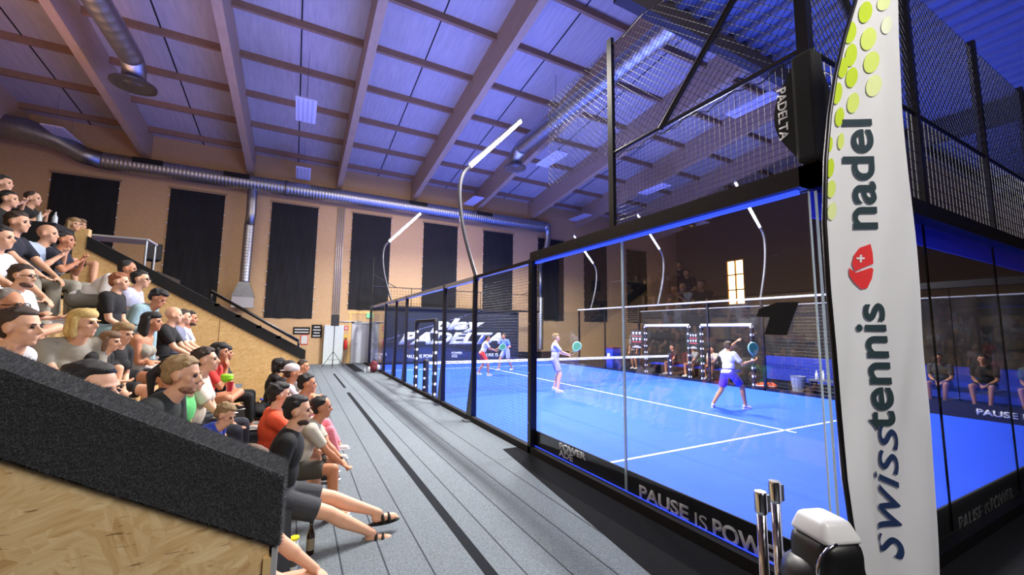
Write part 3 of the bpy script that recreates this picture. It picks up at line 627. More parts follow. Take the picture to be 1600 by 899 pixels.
# ------------------------------------------------------------------ arched lamps
LED2 = mat('led_dim', (235, 235, 235), .5, emit=(255, 250, 238), estr=1.2)
def lamp(x, y, sgn, lab, sc=1.0, LED=LED):
    e = empty('arched_lamp', lab, 'lamp', (x, y, 0), group='arched court lamps')
    P = [(0, 2.9), (-.2, 3.5), (-.36, 4.1), (-.43, 4.75), (-.36, 5.15), (-.2, 5.35)]
    # smooth
    Q = []
    for i in range(len(P)-1):
        p0 = P[max(i-1, 0)]; p1 = P[i]; p2 = P[i+1]; p3 = P[min(i+2, len(P)-1)]
        for t in np.linspace(0, 1, 6, endpoint=False):
            Q.append([.5*((2*p1[k])+(-p0[k]+p2[k])*t+(2*p0[k]-5*p1[k]+4*p2[k]-p3[k])*t*t+(-p0[k]+3*p1[k]-3*p2[k]+p3[k])*t**3) for k in (0, 1)])
    Q.append(P[-1]); Q = [(sgn*a, 0, b) for a, b in Q]
    MB().tube(Q, .038, 12).build('arched_pole', mat('lamp_pole', (90, 90, 98), .35, metal=.7), e, smooth=True)
    a = np.array([sgn*-.2, 0, 5.35]); b = np.array([sgn*1.02, 0, 6.68])
    d_ = b-a
    MB().tube([a-d_*.02+np.array([0, 0, .06]), b+np.array([0, 0, .06])], .03, 8).build('fixture_back', RAILG, e)
    MB().tube([a, a+d_*.46], .042, 12).build('led_bar', LED, e, smooth=True); MB().tube([a+d_*.49, b], .042, 12).build('led_bar', LED, e, smooth=True)
lamp(0, 6.33, 1, 'tall arched lamp pole with two glowing bars nearest the camera')
lamp(0, 15.0, 1, 'smaller arched lamp with glowing bar near the exit door')
lamp(10, 6.33, -1, 'arched lamp on the opposite side near the bright window', LED=LED2)
lamp(10, 15.0, -1, 'arched lamp on the opposite side at the far end', LED=LED2)
lamp(10, 10.6, -1, 'arched lamp on the opposite side above the net', LED=LED2)

# ------------------------------------------------------------------ grandstand
PY0, PY1 = .10, 7.9
RXE = [-3.25, -4.15, -4.75, -5.45, -6.3, -7.1, -8]; RZ = [.42, .78, 1.2, 1.68, 2.28, 2.85]
def row_x(r): return RXE[r]
st = empty('grandstand', 'stepped spectator stand of chipboard with grey carpet and sloping side panels', 'grandstand', (0, 0, 0))
for r in range(6):
    z1 = RZ[r]; x1 = row_x(r); x0 = row_x(r+1) if r < 5 else -14.5
    MB().box((x0 if r < 5 else -9.2, .30, z1-.045), (x1, PY1-.06, z1)).build('tread', CARPET if r == 1 else CARPETD, st)
    MB().box((x1-.05, .30, RZ[r-1]-.04 if r else 0), (x1-.02, PY1-.06, z1-.045)).build('riser', STAND_OSB, st)
# far side panel: profile in XZ
def sidepanel(y0, y1, xf, zt, slope, band, xend, m, trim, zcut=None):
    xt = xend; zt2 = zt+slope*(xf-xt)
    MB().prism([(xf, y0, 0), (xf, y0, zt-band), (xt, y0, zt2-band), (xt, y0, 0)], (0, y1-y0, 0)).build('side_panel', m, st, recalc=True)
    return MB().prism([(xf+.02, y0-.02, zt-band), (xf+.02, y0-.02, zt), (xt, y0-.02, zt2), (xt, y0-.02, zt2-band)], (0, y1-y0+.04, 0)).build('carpet_trim', trim, st, recalc=True)
sidepanel(PY1, PY1+.12, -3.13, 1.39, .580, .22, -6.55, STAND_OSB, BLACKM)
MB().box((-6.9, PY1, 0), (-6.55, PY1+.12, 3.5)).build('end_panel', STAND_OSB, st)
SEAMY = MB()
SEAMY.box((-4.6, PY1-.003, 0), (-4.592, PY1+.001, 2.1)).box((-5.8, PY1-.003, 0), (-5.792, PY1+.001, 2.7)); SEAMY.build('panel_joint', mat('joint_dark', (120, 84, 44), .8), st)
hr = MB().tube([(-3.25, PY1-.03, 1.58), (-4.77, PY1-.03, 2.52)], .03, 8); hr.tube([(-3.25, PY1-.03, 1.58), (-3.25, PY1+.02, 1.40)], .02, 8); hr.tube([(-4.77, PY1-.03, 2.52), (-4.77, PY1+.02, 2.25)], .02, 8)
hr.build('handrail', BLACK, st, smooth=True)
for x in (-3.6, -3.95, -4.3, -4.65): MB().box((x-.05, PY1-.02, 1.36-(x+3.13)*.58), (x+.03, PY1+.08, 1.41-(x+3.13)*.58)).build('rail_bracket', BLACK, st)
# near side panel
NX = -3.306; NZ = 1.36; NS = .555
XE = -9.0
zc = 1.055
MB().prism([(NX-.03, PY0, zc), (NX-.03, PY0, NZ-.22), (XE, PY0, NZ-.22+NS*(NX-XE)), (XE, PY0, zc)], (0, .12, 0)).build('side_panel', NEAR_OSB, st, recalc=True)
MB().box((XE, PY0-.012, 0), (NX-.045, PY0+.12, zc)).build('kick_panel', BLACKM, st)
MB().box((NX-.045, PY0-.012, 0), (NX-.022, PY0+.12, zc+.05)).build('wood_edge', mat('edge_wood', (214, 182, 128), .6, noise=.1), st)
MB().box((NX-.022, PY0-.012, 0), (NX-.006, PY0+.12, zc+.08)).build('metal_edge', RAILG, st)
MB().ell((-3.37, PY0-.014, 1.0), (.006, .003, .006), seg=12, rings=6).build('screw', GALVS, st)
# furry carpet trim
TY0, TY1 = PY0-.02, PY0+.17
tr = MB().prism([(NX+.0, TY0, NZ-.22), (NX+.0, TY0, NZ), (XE, TY0, NZ+NS*(NX-XE)), (XE, TY0, NZ-.22+NS*(NX-XE))], (0, TY1-TY0, 0)).build('carpet_trim', mat('trim_backing', (36, 37, 41), .95, noise=.2, nscale=200), st, recalc=True)
nb = 80000; rg = np.random.default_rng(3)
L_ = 1.9
t = rg.random(nb)**1.3*L_; xs_ = NX-t; zt_ = NZ+NS*t
face = rg.random(nb)
s_ = rg.random(nb)
pos = np.zeros((nb, 3)); nrm = np.zeros((nb, 3))
f0 = face < .62; f1 = (face >= .62) & (face < .97); f2 = face >= .97
pos[f0] = np.stack([xs_, np.full(nb, TY0), zt_-.222*s_], 1)[f0]; nrm[f0] = (0, -1, 0)
tn = np.array([NS, 0, 1.])/math.hypot(NS, 1)
pos[f1] = np.stack([xs_, TY0+(TY1-TY0)*s_, zt_], 1)[f1]; nrm[f1] = tn
pos[f2] = np.stack([np.full(nb, NX), TY0+(TY1-TY0)*s_, NZ-.22*rg.random(nb)], 1)[f2]; nrm[f2] = (1, 0, 0)
dirn = nrm+rg.normal(0, .45, (nb, 3))+np.array([.25, 0, -.15]); dirn /= np.linalg.norm(dirn, axis=1)[:, None]
ln_ = rg.uniform(.005, .016, nb)[:, None]
sd = np.cross(dirn, rg.normal(0, 1, (nb, 3))); sd /= np.linalg.norm(sd, axis=1)[:, None]; sd *= .00055
V = np.stack([pos-sd, pos+sd, pos+dirn*ln_+rg.normal(0, .0012, (nb, 3))], 1).reshape(-1, 3)
me = bpy.data.meshes.new('carpet_pile'); me.vertices.add(3*nb); me.vertices.foreach_set('co', V.ravel()); me.loops.add(3*nb); me.loops.foreach_set('vertex_index', np.arange(3*nb)); me.polygons.add(nb)
me.polygons.foreach_set('loop_start', np.arange(nb)*3); me.polygons.foreach_set('loop_total', np.full(nb, 3)); me.update(calc_edges=True)
me.materials.append(mat('pile', (70, 73, 80), .85, noise=.25, nscale=45, sheen=.3)); o = bpy.data.objects.new('carpet_pile', me); COL.objects.link(o); o.parent = tr; o['kind'] = 'stuff'
# landing with table, counter
tag(MB().box((-9.2, PY1+.13, 2.75), (-5.6, 9.6, 2.85)).box((-6.0, 9.3, 0), (-5.9, 9.4, 2.75)).box((-9.0, 9.3, 0), (-8.9, 9.4, 2.75)).box((-6.0, 8.1, 0), (-5.9, 8.2, 2.75)).build('landing_platform', BLACK), 'dark raised landing beside the top of the stand', 'platform')
e = empty('folding_table', 'grey tubular folding table standing behind the upper stand rail', 'table', (-6.3, 8.55, 2.85))
MB().box((-.45, -.3, .60), (.45, .3, .63)).build('tabletop', RAILG, e)
for x in (-.42, .42):
    for y in (-.26, .26): MB().tube([(x, y, 0), (x, y, .6)], .018, 8).build('leg', GALVS, e)
e = tag(MB().box((-7.2, 7.15, 2.7), (-6.66, 7.75, 3.42)).build('bar_counter', BLACKM, bevel=.02), 'black counter box at the top left of the stand behind the clapping men', 'counter')
def bottle(loc, lab, m, cap, h=.24, r=.032, neck=.013, lm=None, grp=None):
    e = empty('bottle', lab, 'bottle', loc, group=grp)
    MB().lathe([(r*.9, 0), (r, .01), (r, h*.58), (neck*1.1, h*.78), (neck, h*.8), (neck, h*.95)], seg=18).build('glass_body', m, e, smooth=True)
    MB().lathe([(neck*1.25, h*.94), (neck*1.25, h), (neck, h*1.005)], seg=14).build('cap', cap, e)
    if lm: MB().lathe([(r*1.02, h*.15), (r*1.02, h*.5)], seg=18).build('paper_label', lm, e)
DG = mat('dark_glass', (28, 18, 12), .12); CG = mat('clear_bottle', (190, 200, 205), .1); YC = mat('yellow_cap', (226, 214, 30), .5)
p = at(65, 366, 1, 7.4); bottle((-6.95, 7.4, 3.42), 'left clear bottle with dark cap on the black counter', CG, BLACK, .2)
bottle((-6.78, 7.4, 3.42), 'right clear bottle with dark cap on the black counter', CG, BLACK, .22)
p = at(457, 905, 2, .45); 
bottle(tuple(at(457, 884, 1, 1.62))[:2]+(0.0,), 'small bottle with a yellow cap behind the carpeted corner', CG, YC, .24, .036, .026, mat('lab', (60, 60, 64), .6)) if False else None
# floor drinks near the front man
pb = at(484, 868, 2, .0); bottle((pb[0], pb[1], .008), 'dark beer bottle standing on the carpet below the sandals man', DG, BLACK, .26, .031, .013, mat('beerlab', (130, 120, 100), .6))
pb = at(457, 893, 2, .0); bottle((pb[0], pb[1], .008), 'squat bottle with a bright yellow cap beside the carpeted corner', CG, YC, .24, .034, .027, mat('lab', (60, 60, 64), .6))

# ------------------------------------------------------------------ feather flag
FY = -.52
def fl(x, y): return at(x, y, 1, FY)
LE = [(-10, 1343), (0, 1340), (60, 1322), (120, 1308), (180, 1299), (250, 1293), (350, 1291), (450, 1297), (550, 1306), (650, 1314), (750, 1323), (820, 1333), (899, 1352), (960, 1366)]
RE = [(-10, 1404), (0, 1405), (60, 1407), (120, 1410), (180, 1412), (250, 1417), (350, 1424), (450, 1431), (550, 1437), (650, 1444), (750, 1455), (820, 1462), (899, 1470), (960, 1476)]
yy = [a for a, b in LE]
def edges(y): return np.interp(y, yy, [b for a, b in LE]), np.interp(y, yy, [b for a, b in RE])
def flagpt(x, y, off=0):
    """photo outline of the flag -> point on the waved cloth"""
    l, r = edges(y); u = (x-l)/(r-l); p = fl(x, y)
    w = .014*math.sin(u*7+y*.012)*min(1, max(0, (y-200)/500))+.012*math.sin(u*3.1+1)+.018*max(0, u-.72)/.28*math.sin(y*.006+1)
    w += .010*math.sin(u*19+y*.007+math.sin(y*.01)*1.5)*min(1, max(0, (y-380)/300))*(.4+abs(u-.5))
    w += .02*math.sin(u*11+y*.004)*max(0, (y-640)/260)
    p = p+np.array([0, w-off, 0]); return p
YT = -10
e = empty('feather_flag', 'tall white feather flag with green dots and vertical swisstennis lettering', 'flag', (0, 0, 0))
nu, nv = 36, 90; vs = []; fs = []
for side in (0, 1):
    for j in range(nv+1):
        y = YT+(960-YT)*j/nv; l, r = edges(y)
        for i in range(nu+1): p = flagpt(l+(r-l)*i/nu, y); vs.append(p+np.array([0, side*.002, 0]))
N1 = (nu+1)*(nv+1)
for j in range(nv):
    for i in range(nu):
        q = j*(nu+1)+i; fs.append((q, q+nu+1, q+nu+2, q+1)); fs.append((N1+q, N1+q+1, N1+q+nu+2, N1+q+nu+1))
FL = mat('flag_cloth', (226, 228, 230), .75, noise=.02, nscale=2)
nt2 = FL.node_tree; tb = nt2.nodes.new('ShaderNodeBsdfTranslucent'); tb.inputs[0].default_value = (.8, .8, .82, 1); ms = nt2.nodes.new('ShaderNodeMixShader'); ms.inputs[0].default_value = .25
nt2.links.new(nt2.nodes['Principled BSDF'].outputs[0], ms.inputs[1]); nt2.links.new(tb.outputs[0], ms.inputs[2]); nt2.links.new(ms.outputs[0], nt2.nodes['Material Output'].inputs[0])
MB().add(vs, fs).build('cloth', FL, e, smooth=True)
# continue the cloth's top above the frame
tp = MB()
PL = [fl(b-3, a) for a, b in LE]+[]
topext = [tuple(fl(1372, -70)+np.array([0, 0, .02])), tuple(fl(1352, -35))]
MB().tube([*topext, *PL, tuple(fl(1382, 1010))][:], .011, 10).build('pole', BLACK, e, smooth=True)
bx = fl(1390, 1010); MB().tube([tuple(fl(1384, 1008)), (bx[0]-.02, bx[1], .06)], .016, 10).build('lower_pole', BLACK, e)
MB().box((bx[0]-.3, bx[1]-.2, .008), (bx[0]+.3, bx[1]+.2, .06)).build('base_plate', BLACK, e)
def flag_text(name, body, x0, y0, x1, y1, xl, xr, m, shear=0, bold=0):
    """text reading upward: from photo y0 (start, bottom) to y1; glyph tops toward xl, feet toward xr"""
    def warp(a, b):
        # a in 0..1 along reading, b in 0..1 height
        y = y0+(y1-y0)*a
        base = xr[0]+(xr[1]-xr[0])*a; topx = xl[0]+(xl[1]-xl[0])*a
        return flagpt(base+(topx-base)*b, y, .007)
    return text_mesh(name, body, m, e, (0, 0, 0), (1, 0, 0), (0, 1, 0), 1, 1, shear=shear, bold=bold, warp=warp)
NAVY = mat('letter_navy', (30, 52, 96), .6); SLATE = mat('letter_slate', (38, 58, 66), .6); RED = mat('flag_red', (226, 52, 56), .6)
flag_text('thin_lettering', 'swiss', 0, 876, 0, 664, (1370, 1360), (1415, 1398), NAVY, shear=.3, bold=0.0)
flag_text('bold_lettering', 'tennis', 0, 672, 0, 474, (1349, 1342), (1396, 1379), SLATE, bold=.018)
flag_text('bold_lettering', 'nadel', 0, 358, 0, 186, (1318, 1318), (1373, 1362), SLATE, bold=.018)
MB().add([flagpt(x, y, .003) for x, y in ((1408, 870), (1412, 870), (1412, 876), (1408, 876))], [(0, 1, 2, 3)]).build('full_stop', NAVY, e)
def flag_poly(name, pts, m, off=.006, parent=e):
    c = np.mean(pts, 0); n = len(pts); vs = [flagpt(c[0], c[1], off)]
    for k in (.33, .66, 1): vs += [flagpt(c[0]+(x-c[0])*k, c[1]+(y-c[1])*k, off) for x, y in pts]
    fs = [(0, 1+i, 1+(i+1) % n) for i in range(n)]
    for q in (0, 1): fs += [(1+q*n+i, 1+(q+1)*n+i, 1+(q+1)*n+(i+1) % n, 1+q*n+(i+1) % n) for i in range(n)]
    return MB().add(vs, fs).build(name, m, parent)
# red emblem: two interlocking petals with a white cross
up_ = [(1362, 381), (1365, 395), (1366, 412), (1352, 418), (1340, 424), (1335, 412), (1338, 398), (1346, 387)]
dn_ = [(1330, 418), (1338, 427), (1350, 423), (1363, 418), (1366, 421), (1364, 435), (1358, 450), (1350, 452), (1338, 440), (1331, 430)]
flag_poly('red_emblem', up_, RED); flag_poly('red_emblem', dn_, RED)
flag_poly('white_cross', [(1346, 398), (1349, 398), (1349, 402), (1353, 402), (1353, 405), (1349, 405), (1349, 410), (1346, 410), (1346, 405), (1341, 405), (1341, 402), (1346, 402)], WHITEP, .0085)
def gcol(k): return mat('dot_green%d' % k, [(186, 212, 40), (204, 222, 110), (214, 226, 160), (220, 228, 200)][k], .7)
dots = [(1330, 50, 10, 17, 0), (1354, 18, 10, 17, 0), (1319, 105, 8, 16, 0), (1332, 85, 9, 18, 0), (1310, 145, 8, 17, 0), (1333, 120, 9, 16, 0), (1314, 182, 7, 15, 0), (1358, 60, 11, 18, 1), (1362, 97, 11, 17, 1), (1335, 160, 9, 16, 1), (1365, 134, 11, 17, 2), (1299, 225, 4, 12, 0), (1299, 262, 6, 15, 0), (1300, 295, 7, 14, 1), (1301, 330, 7, 14, 2), (1380, 5, 9, 12, 2), (1384, 40, 8, 14, 3), (1316, 220, 5, 13, 1)]
for x, y, rx, ry, k in dots:
    pts = []
    for a in np.linspace(0, 2*math.pi, 20, endpoint=False):
        px = x+rx*math.cos(a)+.25*rx*math.sin(-a); py = max(-8, y+ry*math.sin(a)); l, r = edges(py); pts.append((min(max(px, l+1), r-1), py))
    flag_poly('green_dot', pts, gcol(k))

# ------------------------------------------------------------------ stanchions and covered seat
for (x, y, ytop, lab, dd) in ((1188, 899, 768, 'front chrome barrier post with round flat cap', 1.98), (1210, 899, 752, 'rear chrome barrier post, slightly taller in view', 2.06)):
    d_ = ray(x, ytop); pt = CAMP+d_*dd
    e = empty('barrier_post', lab, 'barrier post', (pt[0], pt[1], 0), group='chrome barrier posts')
    zt = pt[2]
    MB().tube([(0, 0, .04), (0, 0, zt-.02)], .022, 20).build('tube', CHROME, e, smooth=True)
    MB().lathe([(.026, zt-.10), (.028, zt-.09), (.028, zt-.008), (.026, zt)], seg=24).build('cap', CHROME, e)
    MB().box((.024, -.018, zt-.1), (.05, .018, zt-.02)).build('belt_clip', BLACK, e, bevel=.003)
    MB().lathe([(.16, 0), (.165, .015), (.12, .035), (.03, .05)], (0, 0, .008), seg=30).build('base', BLACK, e, smooth=False)
pt = CAMP+ray(1290, 855)*1.62
e = empty('spotlight', 'rounded black housing with a white cap on the floor stand before the flag', 'spotlight', (pt[0], pt[1], 0), _yaw*-1+.15)
zz = pt[2]
M_ = MB(); M_.box((-.095, -.1, zz-.16), (.095, .1, zz+.055)); M_.build('housing', mat('housing', (20, 20, 22), .4), e, bevel=.05, smooth=True)
M_ = MB(); M_.hexa([(-.09, -.095, zz+.045), (.09, -.095, zz+.045), (.09, .09, zz+.045), (-.09, .09, zz+.045), (-.06, -.06, zz+.125), (.06, -.06, zz+.125), (.06, .07, zz+.125), (-.06, .07, zz+.125)]); M_.build('white_cap', mat('cap_white', (222, 224, 228), .35), e, bevel=.022, smooth=True)
MB().tube([(-.12*math.cos(a)-.01, -.09, zz-.04+.1*math.sin(a)) for a in np.linspace(-1.4, 1.3, 14)], .007, 8).build('chrome_arc', CHROME, e, smooth=True)
M_ = MB(); M_.ell((0, .02, zz-.13), (.15, .14, .11)); M_.build('lower_bowl', mat('housing', (20, 20, 22), .4), e, smooth=True)
MB().ell((-.02, -.115, zz-.115), (.022, .02, .015)).ell((.02, -.11, zz-.14), (.018, .018, .012)).build('brass_knob', mat('brass', (190, 165, 120), .4, metal=.6), e, smooth=True)
MB().tube([(0, 0, .05), (0, 0, zz-.2)], .03, 14).build('stand_pole', BLACK, e); MB().lathe([(.2, 0), (.2, .02), (.04, .05)], (0, 0, .008)).build('base', BLACK, e)

# ------------------------------------------------------------------ things beyond the court
cv = MB(); pts = [(14+.06*math.sin(y*9), y) for y in np.linspace(-2.5, 15.5, 240)]; nn_ = len(pts)
cv.add([(x, y, .02) for x, y in pts]+[(x, y, 2.95) for x, y in pts], [(i, i+1, nn_+i+1, nn_+i) for i in range(nn_-1)])
cu_ = empty('backdrop', 'long black curtain added for darkness beyond the opposite side of the court', 'backdrop', (0, 0, 0)); cv.build('cloth', mat('backdrop_black', (36, 33, 34), .9), cu_, smooth=True)  # added dark sheet to keep the background behind the mesh dark
MB().tube([(14, -2.5, 2.97), (14, 15.5, 2.97)], .03, 8).build('rail', RAILG, cu_)
for y in (-2.5, 3.5, 9.5, 15.5): MB().tube([(14.12, y, 0), (14.12, y, 2.97)], .025, 8).build('post', BLACK, cu_)
bl = empty('barrier_banner', 'low dark blue banner barrier in front of the black curtain', 'banner', (0, 0, 0)); MB().box((13.3, -2, .05), (13.34, 8.2, .95)).build('cloth', mat('banner_blue', (24, 48, 170), .6), bl)
for y in (-2, 1.4, 4.8, 8.2): MB().box((13.34, y-.03, 0), (13.40, y+.03, .98)).build('post', BLACK, bl)

def bag(loc, lab, m, m2, sc=1, rz=0):
    e = empty('sports_bag', lab, 'bag', loc, rz, scale=sc)
    a = MB(); a.ell((0, 0, .13), (.36, .16, .13)); a.ell((.15, 0, .14), (.2, .15, .14)); a.build('bag_body', m, e, remesh=.02)
    MB().tube([(.2*math.cos(t), -.12, .2+.12*math.sin(t)) for t in np.linspace(0, math.pi, 12)], .012, 8).build('carry_handle', BLACKM, e, smooth=True)
    MB().tube([(-.3, -.13, .12), (0, -.165, .16), (.3, -.14, .14)], .014, 8).build('side_stripe', m2, e, smooth=True)
bag((10.25, 6.45, .01), 'orange racket bag with white bundle beyond the opposite side mesh', mat('orange', (226, 92, 40), .7), WHITEP, .9, -1.2)
e = empty('bucket', 'pale grey round bucket beside the bench beyond the court', 'bucket', (10.5, 5.6, 0))
MB().lathe([(.15, 0), (.2, .5), (.21, .52), (.19, .52), (.18, .45)]).build('pail', mat('bucket', (150, 156, 176), .5), e, smooth=False)
e = empty('bench', 'low grey bench with bottles beyond the court near the corner', 'bench', (10.6, 4.6, 0))
MB().box((-.2, -.8, .42), (.2, .7, .48)).build('seat', mat('bench', (86, 90, 104), .5), e)
for y in (-.7, .6): MB().box((-.18, y, 0), (.18, y+.06, .42)).build('leg', BLACK, e)
bottle((10.55, 5.1, .48), 'left white drink bottle on the bench beyond the court', WHITEP, WHITEP, .26, .04, .02)
bottle((10.55, 4.93, .48), 'right white drink bottle on the bench beyond the court', WHITEP, WHITEP, .26, .04, .02)
e = empty('waste_bin', 'blue tapered bin with a small white mark behind the net', 'bin', (10.75, 14.2, 0))
MB().hexa([(-.3, -.3, 0), (.3, -.3, 0), (.3, .3, 0), (-.3, .3, 0), (-.25, -.25, 1.0), (.25, -.25, 1.0), (.25, .25, 1.0), (-.25, .25, 1.0)]).build('bin_body', mat('bin_blue', (40, 70, 210), .5), e)
MB().box((-.3, -.1, .5), (-.28, .1, .75)).build('white_mark', WHITEP, e); MB().box((-.28, -.28, 1.0), (.28, .28, 1.06)).build('lid', mat('bin_lid', (110, 50, 40), .6), e)
RW = mat('poster_red', (190, 70, 66), .6)
for (y0, y1, z0, z1, lab) in ((11.45, 12.15, 1.1, 1.9, 'black poster with white cups and red lines left of the white gate bar'), (8.7, 9.1, 1.2, 1.82, 'black poster with white cups and red lines right of the white gate bar')):
    e = empty('poster', lab, 'poster', (9.97, y0, z0)); w_ = y1-y0; h_ = z1-z0
    MB().box((0, 0, 0), (.02, w_, h_)).build('board', BLACKM, e)
    q = MB(); rq = MB()
    for k in range(3):
        for j in (0, 1):
            yc_ = w_*(.22+.28*k); zc_ = h_*(.84-.33*j); q.hexa([(-.004, yc_-.03*w_, zc_-.08*h_), (0, yc_-.03*w_, zc_-.08*h_), (0, yc_+.03*w_, zc_-.08*h_), (-.004, yc_+.03*w_, zc_-.08*h_), (-.004, yc_-.09*w_, zc_+.06*h_), (0, yc_-.09*w_, zc_+.06*h_), (0, yc_+.09*w_, zc_+.06*h_), (-.004, yc_+.09*w_, zc_+.06*h_)])
    for z in (.67, .36): rq.box((-.004, .08*w_, h_*z-.02), (0, .92*w_, h_*z+.015))
    q.box((-.004, .3*w_, .12*h_), (0, .7*w_, .15*h_)).box((-.004, .15*w_, .05*h_), (0, .85*w_, .09*h_)); q.build('cup_print', WHITEP, e); rq.build('red_lines', RW, e)
# red-white bag on far carpet
e = empty('backpack', 'dark red backpack with white patches leaning at the far court base', 'bag', (-.32, 16.6, .008))
a = MB(); a.ell((0, 0, .24), (.19, .16, .25)); a.ell((-.03, -.12, .16), (.14, .08, .14)); a.build('pack_body', mat('maroon', (110, 34, 44), .7), e, remesh=.02)
MB().ell((-.2, -.1, .12), (.06, .07, .14)).ell((.17, -.1, .2), (.07, .06, .12)).build('white_patch', WHITEP, e, smooth=True)
MB().tube([(.06*math.cos(t), 0, .47+.06*math.sin(t)) for t in np.linspace(0, math.pi, 8)], .012, 6).build('handle', BLACKM, e)
e = empty('bottle', 'clear water bottle lying in front of the far red backpack', 'bottle', (-.75, 16.1, .04))
MB().lathe([(.03, 0), (.035, .02), (.035, .14), (.012, .2), (.012, .22)]).build('bottle_body', CG, e, smooth=True)
tag(MB().box((.15, 20.4, 0), (.75, 21.3, .18)).box((.15, 20.7, .18), (.75, 21.3, .36)).box((.15, 21.0, .36), (.75, 21.3, .54)).build('step_block', mat('step', (96, 98, 100), .7)), 'small grey steps in front of the exit door right side', 'steps')
tag(MB().ell((.35, 9.35, .045), (.033, .033, .033)).build('ball', mat('ball', (210, 225, 120), .8), smooth=True), 'pale tennis ball lying near the net post', 'ball')

# ------------------------------------------------------------------ people
SKIN = {'fair': mat('skin_fair', (216, 166, 136), .55, noise=.04, nscale=20), 'tan': mat('skin_tan', (188, 128, 94), .55, noise=.04, nscale=20), 'olive': mat('skin_olive', (170, 120, 90), .55, noise=.04, nscale=20)}
EYE = mat('eye_dark', (22, 18, 16), .2); LIP = mat('lip', (150, 80, 74), .5)
def hairmat(n, rgb): return mat('hair_'+n, rgb, .6, noise=.35, nscale=30, stretch=(6, 6, 1), bump=.6, bscale=60)
HAIR = {'black': hairmat('black', (22, 18, 18)), 'brown': hairmat('brown', (58, 42, 32)), 'lbrown': hairmat('light_brown', (112, 84, 60)), 'blond': hairmat('blond', (208, 178, 110)), 'red': hairmat('ginger', (150, 92, 58)), 'grey': hairmat('grey', (120, 112, 106)), 'dblond': hairmat('dark_blond', (150, 122, 82))}
def cloth(n, rgb): return mat('cloth_'+n, rgb, .85, noise=.08, nscale=12, bump=.35, bscale=22)
def nrm_(v): v = np.asarray(v, float); return v/(np.linalg.norm(v)+1e-9)
def ik(a, t, l1, l2, pole):
    a = np.asarray(a, float); t = np.asarray(t, float); d = t-a; D = np.linalg.norm(d); Dm = min(D, (l1+l2)*.995); Dm = max(Dm, abs(l1-l2)+.02); dn = d/(D+1e-9)
    e = a+dn*Dm; x = (l1*l1-l2*l2+Dm*Dm)/(2*Dm); h = math.sqrt(max(0, l1*l1-x*x)); p = np.asarray(pole, float); p = p-dn*np.dot(p, dn); p = nrm_(p)
    return a+dn*x+p*h, e
def frame(s, f):
    s = nrm_(s); l = nrm_(np.cross(s, f)); f = np.cross(l, s); return np.stack([f, l, s], 1)   # columns: forward, lateral, up-the-spine
ARMS = {'knees': ((.46, .13, .16), (.46, -.13, .16)), 'clasp': ((.44, .03, .14), (.44, -.03, .14)), 'crossed': ((.24, -.10, .27), (.25, .10, .25)), 'lap': ((.26, .05, .12), (.26, -.05, .12)),
        'hugknees': ((.40, -.04, .22), (.42, .04, .20)), 'clap': ((.40, .03, .46), (.40, -.03, .46)), 'phone': ((.34, .05, .30), (.34, -.05, .30)), 'back': ((-.1, .26, .02), (.30, -.1, .13))}
LEGS = {'sit': ((.46, .13, -.40), (.46, -.13, -.40)), 'tuck': ((.34, .10, -.16), (.36, -.10, -.18)), 'cross': ((.30, -.14, .0), (.32, .14, .0)), 'out': ((.92, .05, -.36), (.84, -.06, -.40)), 'wide': ((.44, .20, -.40), (.44, -.20, -.40))}
